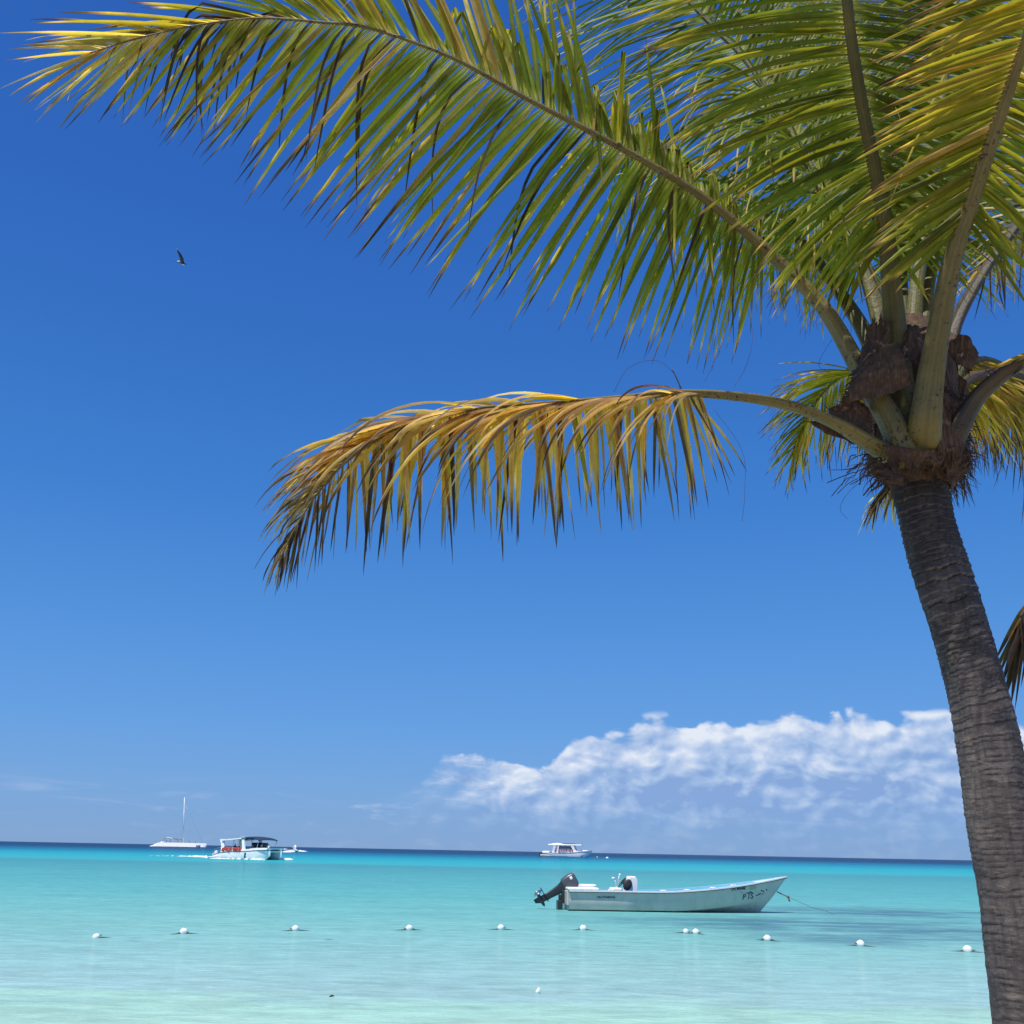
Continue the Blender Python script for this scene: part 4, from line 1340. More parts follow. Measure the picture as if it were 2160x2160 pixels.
for k in range(3):
    th = k * 2.094
    r_ = V((0, math.cos(th), math.sin(th)))
    t_ = V((0, -math.sin(th), math.cos(th)))
    ring_ = []
    for (q, w, tw) in ((.035, .05, .05), (.10, .085, .045), (.155, .075, .035), (.18, .03, .015)):
        c_ = V((-.29, 0, -.83)) + r_ * q
        ring_.append([c_ + t_ * w + V((tw, 0, 0)), c_ + t_ * w + V((tw + .008, 0, 0)), c_ - t_ * w + V((-tw + .008, 0, 0)), c_ - t_ * w + V((-tw, 0, 0))])
    mb.loft(ring_)
mb.build('propeller', M['steel'], om, angle=40)
mb = MB()
mb.box((.03, 0, .40), (.12, .30, .40), bev=.02)
mb.box((-.06, 0, .22), (.14, .16, .46), bev=.02)
mb.box((-.10, .0, .12), (.16, .44, .30), bev=.02)
o = mb.build('transom_bracket', M['motor_dk'], boat, angle=40)
o.location = (-.13, 0, .02)

# lettering laid on the near side of the hull
def s_of_x(x, t):
    lo, hi = 0.0, 1.0
    for _ in range(30):
        mid = (lo + hi) / 2
        if hull_pt(mid, t).x < x:
            lo = mid
        else:
            hi = mid
    return (lo + hi) / 2
def near_side(x, z):
    t = .5
    for _ in range(12):
        s = s_of_x(x, t)
        a, b = hull_pt(s, 0), hull_pt(s, 1)
        t = max(0, min(1.0, (z - a.z) / (b.z - a.z)))
    p = hull_pt(s_of_x(x, t), t)
    return -(p.y + .018)
def letters(body, x0, z0, size, name, slope=0.0, squash=1.0, bold=0.0):
    cu = bpy.data.curves.new(name, 'FONT')
    cu.body = body
    cu.size = size
    cu.offset = bold
    ob = bpy.data.objects.new('tmp', cu)
    COL.objects.link(ob)
    bpy.context.view_layer.update()
    me = bpy.data.meshes.new_from_object(ob.evaluated_get(bpy.context.evaluated_depsgraph_get()))
    bpy.data.objects.remove(ob)
    mb = MB()
    vs = []
    for vtx in me.vertices:
        x = x0 + vtx.co.x * squash
        z = z0 + vtx.co.y + slope * (x - x0)
        vs.append((x, near_side(x, z), z))
    mb.add(vs, [tuple(pp.vertices) for pp in me.polygons])
    return mb.build(name, M['ink'], hull, smooth=False)
def patch(poly, name, mat):
    mb = MB()
    mb.add([(x, near_side(x, z), z) for (x, z) in poly], [tuple(range(len(poly)))])
    return mb.build(name, mat, hull, smooth=False)
letters('AR-LTE-IM05330', .93, .415, .085, 'registration_number', 0, 1.0, .002)
letters('LA MAMI', 5.52, .72, .135, 'boat_name', .06, 1.0, .004)
patch([(6.22, .74), (6.45, .76), (6.45, .90), (6.22, .885)], 'sticker', M['sticker'])
lp = letters('P', 5.96, .42, .25, 'club_letter', .1, 1.0, .003)
lp = letters('S', 6.27, .455, .25, 'club_letter', .1, 1.0, .003)
mb = MB()
def stroke(pts, w):
    sp_ = spline(pts, 6)
    for (a, b) in zip(sp_, sp_[1:]):
        d = V((b[0] - a[0], b[1] - a[1]))
        if d.length < 1e-6:
            continue
        n_ = V((-d.y, d.x)).normalized() * w
        poly = [(a[0] + n_.x, a[1] + n_.y), (a[0] - n_.x, a[1] - n_.y), (b[0] - n_.x, b[1] - n_.y), (b[0] + n_.x, b[1] + n_.y)]
        mb.add([(x, near_side(x, z), z) for x, z in poly], [(0, 1, 2, 3)])
stroke([(6.20, .44), (6.205, .53), (6.20, .60)], .014)
stroke([(6.20, .60), (6.15, .645), (6.09, .62)], .012)
stroke([(6.20, .60), (6.25, .655), (6.32, .65), (6.36, .63)], .012)
stroke([(6.20, .60), (6.22, .66), (6.27, .68)], .010)
mb.build('palm_emblem', M['ink'], hull, smooth=False)
mb = MB()
stroke([(6.47, .56), (6.54, .565), (6.60, .60), (6.66, .64)], .012)
mb.build('bow_motif', M['ink'], hull, smooth=False)
mb = MB()
stroke([(6.58, .575), (6.66, .60), (6.76, .60), (6.84, .63)], .005)
mb.build('bow_motif_line', M['ink'], hull, smooth=False)
for (x, z) in ((6.69, .72), (6.76, .69), (6.89, .74)):
    mb = MB()
    mb.add([(x + .028 * math.cos(t), near_side(x, z), z + .024 * math.sin(t)) for t in [i * .6283 for i in range(10)]], [tuple(range(10))])
    mb.build('motif_dot', M['ink'], hull, smooth=False)

# mooring rope from the bow eye into the water
mw = boat.matrix_basis.copy()
bpy.context.view_layer.update()
mw = boat.matrix_world
eye = mw @ V((7.33, -.02, .68))
k1 = W(*px(1480 + 1100 / 6.04, 1820 + 440 / 6.04), 0.42)
k2 = W(*px(1480 + 1680 / 6.04, 1820 + 655 / 6.04), 0.02)
k1 = eye.lerp(k2, .20) + V((0, 0, -.02))
k3 = k2 + (k2 - k1) * .6
k3.z = -.6
mb = MB()
mb.tube([V(q) for q in spline([tuple(eye), tuple(eye.lerp(k1, .5)), tuple(k1)], 5)], .021, 8)
mb.ball(k1, (.055, .045, .045), 10, 7)
mb.tube([k1, k1 + V((.04, 0, -.12)), k1 + V((.06, 0, -.17))], [.03, .035, .015], 8)
mb.tube([V(q) for q in spline([tuple(k1), tuple(k1.lerp(k2, .5) + V((0, 0, -.05))), tuple(k2), tuple(k3)], 10)], .008, 8)
tag(mb.build('mooring_rope', M['rope']), 'weathered mooring rope running from the open boat bow down into the water', 'rope')

# ------------------------------------------------------------------ swim line
buoys = [(181, 1766, 'white float lying low and tilted, at the far left end of the swim line', .9),
         (346, 1758, 'white round float in the swim line below the sailing catamaran', 1),
         (557, 1752, 'white round float in the swim line below the stern foam of the distant speedboat', 1),
         (772, 1751, 'white round float in the swim line midway between the tour boat and the moored boat', 1),
         (945, 1750, 'white round float in the swim line just left of the moored boat outboard', 1),
         (1100, 1751, 'white round float in the swim line under the moored boat stern', 1.02),
         (1294, 1757, 'left one of the two white floats touching close together in the swim line', .85),
         (1313, 1758, 'right one of the two white floats close together in the swim line', 1),
         (1448, 1771, 'white round float in the swim line below the moored boat bow', 1.08),
         (1624, 1781, 'white round float beside the dark sea-grass patch in the swim line', 1.08),
         (1826, 1792, 'white round float in the swim line nearest the palm trunk', 1.12)]
mtb, nt, p, out = new_mat('float_plastic')
co = N(nt, 'ShaderNodeTexCoord').outputs['Object']
sp = N(nt, 'ShaderNodeSeparateXYZ')
L(nt, co, sp.inputs[0])
nz = noise_(nt, co, 14, 4, .6)
f = math_(nt, 'MULTIPLY', math_(nt, 'SUBTRACT', math_(nt, 'MULTIPLY_ADD', nz, .05, -.075), sp.outputs[2]), 30, clamp=True)
L(nt, mix_(nt, f, (.84, .84, .82), (.13, .11, .08)), p.inputs['Base Color'])
p.inputs['Roughness'].default_value = .45
proto = None
bw = []
for i, (u, v, lab, k) in enumerate(buoys):
    q = W(u, v + 4)
    bw.append(q)
    if proto is None:
        mb = MB()
        mb.ball((0, 0, 0), (.088, .088, .082), 24, 14, bump=.12, seed=4)
        ob = mb.build('swim_float', mtb)
        mb = MB()
        mb.tube([(-.14, 0, -.01), (-.10, 0, -.01), (.10, 0, -.01), (.14, 0, -.01)], [.008, .013, .013, .008], 8)
        cl_ = mb.build('rope_collar', M['rope'], ob)
        proto = (ob, cl_)
    else:
        ob = proto[0].copy()
        COL.objects.link(ob)
        cl_ = proto[1].copy()
        COL.objects.link(cl_)
        cl_.parent = ob
    tag(ob, lab, 'float', 'floats of the swim line')
    ob.location = (q.x, q.y, .045 if i else .02)
    ob.scale = (k * 1.03, k * 1.03, k * 1.03)
    ob.rotation_euler = (random.gauss(0, .12), -.5 if i == 0 else random.gauss(0, .12), random.gauss(0, .3))
mb = MB()
line = bw + [bw[-1] + (bw[-1] - bw[-2]) * .8]
pl = []
for a, b in zip(line, line[1:]):
    for i in range(24):
        t = i / 24
        q = a.lerp(b, t)
        sag = min(.12, .10 * (a - b).length / 3)
        q.z = .024 - sag * math.sin(math.pi * t) ** 1.15
        pl.append(q)
mb.tube(pl, .011, 6)
tag(mb.build('float_line', M['rope_dk']), 'thin dark rope joining the row of white floats, mostly just under water', 'rope')

mb = MB()
q = W(1014, 1874)
mb.loft([[(-.03, -.02, -.01), (.03, -.02, -.01), (.03, .02, -.01), (-.03, .02, -.01)], [(-.025, -.02, .03), (.035, -.02, .03), (.035, .02, .03), (-.025, .02, .03)], [(.012, -.012, .078), (.03, -.012, .082), (.03, .012, .082), (.012, .012, .078)]])
o = mb.build('foam_scrap', M['foam'])
o.location = q
tag(o, 'tiny pointed white scrap floating on the shallow water in front', 'litter')
mb = MB()
q = W(626, 1881)
mb.tube([(-.035, 0, .0), (0, .01, .02), (.03, 0, .012)], [.008, .014, .006], 6)
o = mb.build('twig', M['twig'])
o.location = q
tag(o, 'tiny dark twig floating at the edge of the green shallows', 'twig')
# ------------------------------------------------------------------ people (one continuous skinned body each)
def body_mesh(name, seated, arms=0.0):
    v = []; e = []; r = []
    def add(p, rad, par=None):
        v.append(p); r.append(rad)
        if par is not None:
            e.append((par, len(v) - 1))
        return len(v) - 1
    hz = .46 if seated else .92
    pel = add((0, 0, hz), (.15, .12))
    wa = add((0, 0, hz + .2), (.13, .10), pel)
    ch = add((0, 0, hz + .42), (.16, .12), wa)
    nk = add((0.01, 0, hz + .57), (.055, .055), ch)
    hd = add((.03, 0, hz + .66), (.085, .08), nk)
    tp = add((.03, 0, hz + .76), (.08, .075), hd)
    for s in (1, -1):
        sh = add((0, s * .17, hz + .48), (.06, .06), ch)
        el = add((.06 + .12 * arms, s * .24, hz + .22), (.042, .042), sh)
        add((.20 + .15 * arms, s * .20, hz + .05 + .2 * arms), (.03, .03), el)
        hp = add((0, s * .10, hz - .04), (.09, .09), pel)
        if seated:
            kn = add((.42, s * .12, hz), (.065, .065), hp)
            an = add((.42, s * .12, .08), (.042, .042), kn)
        else:
            kn = add((.02, s * .11, .48), (.062, .062), hp)
            an = add((-.01, s * .11, .08), (.042, .042), kn)
        add((v[an][0] + .16, s * .12, .035), (.035, .03), an)
    me = bpy.data.meshes.new(name)
    me.from_pydata(v, e, [])
    ob = bpy.data.objects.new('tmp', me)
    COL.objects.link(ob)
    sk = ob.modifiers.new('s', 'SKIN')
    for i, x in enumerate(r):
        me.skin_vertices[0].data[i].radius = x
    me.skin_vertices[0].data[0].use_root = True
    sb = ob.modifiers.new('d', 'SUBSURF')
    sb.levels = sb.render_levels = 1
    bpy.context.view_layer.update()
    out_ = bpy.data.meshes.new_from_object(ob.evaluated_get(bpy.context.evaluated_depsgraph_get()))
    bpy.data.objects.remove(ob)
    return out_, hz
_bm = {}
def person(loc, rz, seated, shirt, trousers, label, group, hat=None, scale=1.0):
    if seated not in _bm:
        _bm[seated] = body_mesh('person_body', seated)
    me, hz = _bm[seated]
    me = me.copy()
    me.materials.clear()
    for x in (M['skin'], M[shirt], M[trousers]):
        me.materials.append(x)
    for pg in me.polygons:
        c = pg.center
        lateral = abs(c.y) > .235
        if hz + .02 < c.z < hz + .55 and not lateral:
            pg.material_index = 1
        elif c.z <= hz + .02 and c.z > hz - .45 and not (seated and c.z < .3) and abs(c.y) < .21:
            pg.material_index = 2
        pg.use_smooth = True
    ob = bpy.data.objects.new('person', me)
    COL.objects.link(ob)
    ob.location = loc
    ob.rotation_euler = (0, 0, rz)
    ob.scale = (scale,) * 3
    tag(ob, label, 'person', group)
    mb = MB()
    mb.ball((.015, 0, hz + .765), (.105, .098, .075), 12, 8)
    mb.build('hat' if hat else 'hair', M[hat] if hat else M['hair'], ob)
    return ob

def at(root, p):
    return root.matrix_world @ V(p)

# ------------------------------------------------------------------ tour catamaran (distance about 165 m)
A = W(*px(431, 1808.5)); 
mid = W(*px(519, 1812.3))
tour = thing('tour_boat', 'white passenger catamaran with dark canopies and red life vests, heading towards the right', 'boat', mid, R(-36))
k_ = 173 / 1.118 * PXM * (mid - CAM).dot(CF) / 13.6
tour.scale = (k_, k_, k_)
LT, BT = 14.4, 4.6
def demi(sgn):
    rings = []
    for i in range(25):
        s = i / 24
        x = -LT / 2 + LT * s
        zg = .42 + .62 * sm(.0, .26, s) + .22 * sm(.2, .5, s) + .32 * sm(.55, 1, s)
        w = .85 * (1 - max(0, (s - .72) / .28) ** 2.0 * .96)
        out_ = BT / 2 - .22 * max(0, (s - .7) / .3) ** 2
        yc = out_ - .85
        kx = x - (.9 * max(0, (s - .8) / .2) if s > .8 else 0)
        ring = [(kx, sgn * yc, -.35), (kx + .3 * max(0, s - .8), sgn * (yc + w * .85), .10), (x, sgn * (yc + w * 1.02), .42 * zg), (x, sgn * (yc + w * .93), zg), (x, sgn * (yc - w), zg), (x, sgn * (yc - w * .95), .55), (kx + .3 * max(0, s - .8), sgn * (yc - w * .5), .12)]
        rings.append(ring)
    return rings
mb = MB()
for sgn in (1, -1):
    mb.loft(demi(sgn))
# bridge deck between the hulls, curving up at the bow
rings = []
for i in range(20):
    s = i / 19
    x = -LT / 2 + .6 + (LT - 1.0) * s
    zt = .75 + .27 * sm(.1, .4, s) + .36 * sm(.5, 1, s)
    zb = .62 + .55 * sm(.75, 1, s)
    rings.append([(x, -1.75, zt), (x, 1.75, zt), (x, 1.75, zb), (x, -1.75, zb)])
mb.loft(rings)
th = mb.build('hull', M['gel'], tour, angle=35)
mb = MB()
for sgn in (1, -1):
    pts_ = [r_[3] for r_ in demi(sgn)]
    mb.tube([(p_[0], p_[1] + sgn * .03, p_[2] - .06) for p_ in pts_], .045, 6)
fr_ = demi(1)[-1][3]
mb.tube([(fr_[0] + .02, -fr_[1], fr_[2] - .06), (fr_[0] + .12, 0, fr_[2] - .03), (fr_[0] + .02, fr_[1], fr_[2] - .06)], .045, 6)
mb.build('rubbing_strake', M['dark'], tour)
mb = MB()
rings = []
for i in range(17):                       # raised bulwark and foredeck moulding
    s = .36 + .62 * i / 16
    x = -LT / 2 + LT * s
    zg = .42 + .62 * sm(.0, .26, s) + .22 * sm(.2, .5, s) + .32 * sm(.55, 1, s)
    hb = zg + .20 + .10 * math.sin(math.pi * min(1, max(0, (s - .5) / .45)))
    yy = BT / 2 - .10 - .22 * max(0, (s - .7) / .3) ** 2 - .25 * max(0, (s - .85) / .15) ** 2
    rings.append([(x, -yy, zg - .02), (x, -yy + .05, hb), (x, -yy + .5, hb + .06), (x, yy - .5, hb + .06), (x, yy - .05, hb), (x, yy, zg - .02)] if s > .7 else
                 [(x, -yy, zg - .02), (x, -yy + .05, hb), (x, -yy + .16, hb), (x, yy - .16, hb + .001), (x, yy - .05, hb), (x, yy, zg - .02)])
half_ = [r_ for r_ in rings if True]
# foredeck (solid) and side bulwarks (thin)
fd = [r_ for r_, i in zip(rings, range(17)) if .36 + .62 * i / 16 > .7]
mb.loft(fd)
for sgn in (1, -1):
    sb = []
    for i in range(11):
        s = .30 + .42 * i / 10
        x = -LT / 2 + LT * s
        zg = .42 + .62 * sm(.0, .26, s) + .22 * sm(.2, .5, s) + .32 * sm(.55, 1, s)
        hb = zg + .10 + .16 * sm(.3, .6, s)
        sb.append([(x, sgn * (BT / 2 - .04), zg - .02), (x, sgn * (BT / 2 - .08), hb), (x, sgn * (BT / 2 - .22), hb), (x, sgn * (BT / 2 - .22), zg - .02)])
    mb.loft(sb)
mb.build('foredeck', M['gel'], tour, angle=35)
for sgn in (1, -1):
    mb = MB()
    mb.box((2.35, sgn * (BT / 2 - .02), .62), (.42, .12, .80), bev=.05)
    mb.build('boarding_door', M['glass_dk'], tour)
# arches
def arch(xb, xt, zt, wid_, thick, name):
    mb = MB()
    for sgn in (1, -1):
        rings = []
        for i in range(9):
            s = i / 8
            x = xb + (xt - xb) * s ** 1.4
            z = 1.0 + (zt - 1.0) * s
            y = sgn * (BT / 2 - .12 - .35 * s)
            w = wid_ * (1 - .35 * math.sin(math.pi * s) )
            rings.append([(x - w / 2, y, z), (x + w / 2, y, z), (x + w / 2, y - sgn * thick, z), (x - w / 2, y - sgn * thick, z)])
        mb.loft(rings)
    mb.box((xt, 0, zt + .04), (wid_, BT - .9, .12), bev=.04)
    return mb.build(name, M['gel'], tour, angle=40)
arch(-3.55, -4.35, 3.0, 1.05, .2, 'stern_arch')
arch(1.65, .75, 3.38, .9, .22, 'mid_arch')
def canopy(x0, x1, z0, z1, crown, half, mat, name, th_=.09, drop=0.0):
    mb = MB()
    rings = []
    for i in range(13):
        s = i / 12
        x = x0 + (x1 - x0) * s
        z = z0 + (z1 - z0) * s + crown * math.sin(math.pi * s) - drop * max(0, s - .7) ** 2 * 8
        rg = []
        for k in range(9):
            y = -half + 2 * half * k / 8
            rg.append((x, y, z + .12 * (1 - (y / half) ** 2)))
        for k in range(8, -1, -1):
            y = -half + 2 * half * k / 8
            rg.append((x, y, z + .12 * (1 - (y / half) ** 2) - th_))
        rings.append(rg)
    mb.loft(rings)
    return mb.build(name, mat, tour, angle=40)
canopy(-4.2, .75, 3.02, 3.36, .03, 2.05, M['navy'], 'stern_canopy')
canopy(.75, 5.1, 3.38, 3.12, .20, 2.0, M['navy'], 'bow_canopy', .10, .15)
for sgn in (1, -1):
    mb = MB()
    mb.box((-1.7, sgn * 2.06, 3.08), (5.0, .05, .22), bev=.02, rot=Matrix.Rotation(-.066, 3, 'Y'))
    mb.build('canopy_fascia', M['gel'], tour, angle=40)
    for (x, xt, zt) in ((4.6, 4.9, 3.05), (-1.2, -1.2, 3.15)):
        mb = MB()
        mb.tube([(x, sgn * 2.0, 1.3), (xt, sgn * 1.9, zt)], .05, 6)
        mb.build('canopy_post', M['steel'], tour)
mb = MB()
mb.box((3.1, 0, 2.25), (.06, 3.4, .75), bev=.02)
mb.build('windscreen', M['glass_dk'], tour)
for x in (-2.8, -1.5, -.2):
    for sgn in (1, -1):
        mb = MB()
        mb.box((x, sgn * 1.0, 1.25), (.5, 1.5, .42), bev=.05)
        mb.box((x - .22, sgn * 1.0, 1.62), (.10, 1.5, .5), bev=.04)
        mb.build('bench', M['gel'], tour, angle=40)
for k in range(2):
    mb = MB()
    mb.box((-5.75, (-1 if k else 1) * 1.65, .95), (.55, .5, .7), bev=.14)
    mb.box((-5.75, (-1 if k else 1) * 1.65, .35), (.25, .2, .9), bev=.05)
    mb.build('outboard_motor', M['gel'], tour, angle=40)
for sgn in (1, -1):
    mb = MB()
    mb.tube([(-3.6, sgn * 2.25, 1.85), (-5.6, sgn * 2.2, 1.5), (-5.9, sgn * 2.2, .9)], .03, 5)
    mb.tube([(-3.6, sgn * 2.25, 1.5), (-5.65, sgn * 2.2, 1.2)], .03, 5)
    mb.build('stern_rail', M['steel'], tour)
bpy.context.view_layer.update()
# life vests along the rails
def vest_mesh():
    mb = MB()
    for sgn in (1, -1):
        mb.box((sgn * .14, 0, -.06), (.23, .09, .46), bev=.04)
        mb.box((sgn * .10, -.02, .22), (.12, .10, .16), bev=.03)
    mb.box((0, .04, .26), (.30, .08, .16), bev=.03)
    mb.box((0, .05, -.02), (.42, .05, .40), bev=.02)
    return mb
def vest(root, p, rz, label, group, first=[None]):
    if first[0] is None:
        ob = vest_mesh().build('life_vest', M['red'], None, angle=40)
        mb = MB()
        mb.box((0, -.052, -.10), (.50, .012, .04))
        st = mb.build('strap', M['dark'], ob)
        first[0] = (ob, st)
    else:
        ob = first[0][0].copy(); COL.objects.link(ob)
        st = first[0][1].copy(); COL.objects.link(st); st.parent = ob
    ob.location = at(root, p)
    ob.rotation_euler = (random.gauss(0, .15), random.gauss(0, .25), rz + random.gauss(0, .35))
    sc_ = random.uniform(.8, .98)
    ob.scale = (sc_, sc_ * 1.6, sc_)
    tag(ob, label, 'life vest', group)
    return ob
ords = ['sternmost', 'second from the stern', 'third from the stern', 'fourth from the stern', 'fifth from the stern', 'sixth from the stern', 'seventh from the stern', 'eighth from the stern', 'ninth from the stern']
for k in range(9):
    vest(tour, (-3.3 + .50 * k + (.25 if k > 4 else 0), -BT / 2 - .02, 1.42 + .10 * ((k * 2) % 3)), tour.rotation_euler.z, 'red life vest on the tour catamaran rail, ' + ords[k] + ' in the row', 'red life vests hung along the tour boat rail')
TG = 'people aboard the tour boat'
rzt = tour.rotation_euler.z
person(at(tour, (-.55, -1.2, 1.05)), rzt - 1.2, False, 'white_cloth', 'dark_cloth', 'person in a white shirt standing behind the red vests on the tour catamaran', TG)
person(at(tour, (-1.9, -1.0, 1.0)), rzt - .6, True, 'dark_cloth', 'dark_cloth', 'person in dark clothes seated under the stern canopy of the tour catamaran', TG, scale=1.05)
person(at(tour, (2.55, .3, 1.05)), rzt, True, 'dark_cloth', 'dark_cloth', 'person in dark clothes seated behind the tour catamaran windscreen', TG)
person(at(tour, (4.55, -.9, 1.22)), rzt + 1.5, True, 'pink_cloth', 'white_cloth', 'person in pink seated on the tour catamaran foredeck', TG)
person(at(tour, (5.1, .1, 1.25)), rzt + 2.6, True, 'white_cloth', 'white_cloth', 'person in white seated at the very bow of the tour catamaran', TG, scale=.9)

# ------------------------------------------------------------------ sailing catamaran (far off)
mid = W(*px(376, 1787.2))
LS = 110 / 1.118 * PXM * (mid - CAM).dot(CF) * 1.0
sail = thing('sailing_catamaran', 'white sailing catamaran with a bare mast, anchored far out', 'sailboat', mid, R(12))
u_ = LS / 28.0
sail.scale = (u_, u_, u_)
mb = MB()
for sgn in (1, -1):
    rings = []
    for i in range(21):
        s = i / 20
        x = -14 + 28 * s
        zt = 2.3 - 1.9 * (1 - sm(0, .16, s)) - .0 * s
        w = 1.25 * (1 - max(0, (s - .8) / .2) ** 2 * .3) * (.7 + .3 * sm(0, .1, s))
        xx = x - (.5 * max(0, (s - .9) / .1))
        rings.append([(xx, sgn * 5.2 - w * .5, -.4), (x, sgn * 5.2 - w, .3), (x, sgn * 5.2 - w + .32 * zt, zt), (x, sgn * 5.2 + w - .32 * zt, zt), (x, sgn * 5.2 + w, .3), (xx, sgn * 5.2 + w * .5, -.4)])
    mb.loft(rings)
mb.box((-1.5, 0, 1.9), (17, 9.6, .7), bev=.1)
mb.build('hull', M['gel'], sail, angle=35)
mb = MB()
mb.box((-8.6, 0, 2.2), (1.6, 8.4, 1.5), bev=.5, shear=(.25, 0))
mb.box((-3, 0, 1.85), (9.5, 7.4, .5), bev=.15)
mb.build('cabin', M['gel'], sail, angle=40)
mb = MB()
rings = []
for i in range(13):
    s = i / 12
    x = -8 + 9.6 * s
    rings.append([(x, y, 4.25 + .3 * math.sin(math.pi * s) - .04 * (y / 3.5) ** 2) for y in (-3.6, -1.8, 0, 1.8, 3.6)] + [(x, y, 4.08 + .3 * math.sin(math.pi * s)) for y in (3.6, 1.8, 0, -1.8, -3.6)])
mb.loft(rings)
mb.build('canopy', M['sticker'], sail, angle=40)
for x in (-7.8, -4.8, -1.8, 1.2):
    for y in (-3.4, 3.4):
        mb = MB()
        mb.tube([(x, y, 1.6), (x, y, 4.2)], .09, 6)
        mb.build('canopy_post', M['steel'], sail)
mb = MB()
mb.tube([(2.3, 0, 1.5), (1.2, 0, 14), (.2, 0, 25.8)], [.26, .23, .16], 10)
ms_ = mb.build('mast', M['gel'], sail)
mb = MB()
mb.tube([(1.5, -1.6, 10.5), (1.45, 0, 10.7), (1.5, 1.6, 10.5)], .07, 6)
mb.build('spreaders', M['steel'], ms_)
for q0, q1 in (((1.5, 5.2, 1.6), (.4, 0, 24)), ((1.5, -5.2, 1.6), (.4, 0, 24)), ((13.0, 0, 1.7), (.5, 0, 23))):
    mb = MB()
    mb.tube([q0, q1], .022, 4)
    mb.build('stay', M['steel'], ms_)
mb = MB()
mb.tube([(2.2, 0, 3.6), (-6.5, 0, 4.9)], .16, 8)
mb.build('boom', M['gel'], sail)
mb = MB()
mb.tube([(13.4, -5, 1.2), (13.4, 5, 1.2)], .15, 8)
mb.build('crossbeam', M['steel'], sail)
mb = MB()
mb.box((10.6, -6.30, 1.0), (2.2, .05, .9), bev=.01, rot=Matrix.Rotation(-.31, 3, 'X'))
mb.build('hull_graphic', plain('purple_hull_graphic', (.25, .22, .38), .5, .3, 2), sail)
bpy.context.view_layer.update()
SG = 'people aboard the sailing catamaran'
SLB = ['person in dark clothes seated furthest aft under the sailing catamaran canopy', 'person in dark clothes seated just forward of the aftmost one under the sailing catamaran canopy', 'person in dark clothes standing at the mast foot of the sailing catamaran',
       'person in dark clothes standing ahead of the sailing catamaran mast', 'person in dark clothes on the sailing catamaran foredeck near the bow']
for (x, y, st_, lb) in zip((-6.2, -4.4, -.2, 5.6, 9.0), (-2.2, -2.0, -2.4, -3.0, -4.6), (False, True, False, False, True), SLB):
    person(at(sail, (x, y, 2.26)), sail.rotation_euler.z - 1.2, st_, 'dark_cloth', 'dark_cloth', lb, SG, scale=1.05)

# ------------------------------------------------------------------ cabin cruiser right of centre
cl_, cr_ = W(*px(1144, 1808.0)), W(*px(1240, 1808.6))
mid = cl_.lerp(cr_, .5)
LC = 15.5
k_ = 110 / 1.118 * PXM * (mid - CAM).dot(CF) / 16.0
cru = thing('cabin_cruiser', 'white motor catamaran with a white hardtop, stopped beyond the moored boat', 'boat', mid, R(-10))
cru.scale = (k_, k_, k_)
mb = MB()
def chull(s):
    zg = .75 + .55 * sm(.05, .3, s) + .75 * sm(.4, 1, s)
    return zg
for sgn in (1, -1):
    rings = []
    for i in range(25):
        s = i / 24
        x = -LC / 2 + LC * s
        zg = chull(s)
        w = .95 * (1 - max(0, (s - .7) / .3) ** 2.2 * .95)
        kx = x - 1.6 * max(0, (s - .75) / .25)
        yc = 1.75
        rings.append([(kx, sgn * yc, -.4), (kx, sgn * (yc + w * .85), .12), (x - .7 * max(0, (s - .75) / .25), sgn * (yc + w * 1.03), .40 * zg), (x, sgn * (yc + w * .93), zg), (x, sgn * (yc - w), zg), (kx, sgn * (yc - w * .6), .3)])
    mb.loft(rings)
rings = []
for i in range(14):
    s = i / 13
    x = -LC / 2 + .6 + (LC - 1.4) * s
    zg = chull(min(1, .04 + .92 * s)) - .05
    rings.append([(x, -1.7, zg), (x, 1.7, zg), (x, 1.7, .75), (x, -1.7, .75)])
mb.loft(rings)
mb.build('hull', M['gel'], cru, angle=35)
mb = MB()
for sgn in (1, -1):
    mb.tube([(-LC / 2 + LC * i / 24, sgn * (1.75 + .95 * (1 - max(0, (i / 24 - .7) / .3) ** 2.2 * .95) + .02), chull(i / 24) - .22) for i in range(25)], .06, 6)
mb.build('rubbing_strake', plain('tan_strake', (.30, .25, .18), .5), cru)
mb = MB()
rings = []
for i in range(9):
    s = i / 8
    x = 2.4 + 4.2 * s
    z = chull((x + LC / 2) / LC)
    w = 2.0 * (1 - .55 * s)
    rings.append([(x, -w, z - .1), (x, -w * .85, z + .5 * (1 - s) + .1), (x, w * .85, z + .5 * (1 - s) + .1), (x, w, z - .1)])
mb.loft(rings)
mb.build('foredeck', M['gel'], cru, angle=35)
mb = MB()
mb.box((-6.2, 0, 1.45), (2.2, 4.2, .6), bev=.2)
mb.build('stern_locker', M['gel'], cru, angle=35)
mb = MB()
rings = []
for i in range(13):
    s = i / 12
    x = -5.4 + 10.2 * s
    zt = 3.75 + .35 * math.sin(math.pi * min(1, s / .55)) ** 2 * (1 if s < .55 else 0) - .0
    rings.append([(x, -2.3, 3.55), (x, -1.9, zt), (x, 1.9, zt), (x, 2.3, 3.55), (x, 1.9, 3.45), (x, -1.9, 3.45)])
mb.loft(rings)
mb.build('hardtop', M['gel'], cru, angle=35)
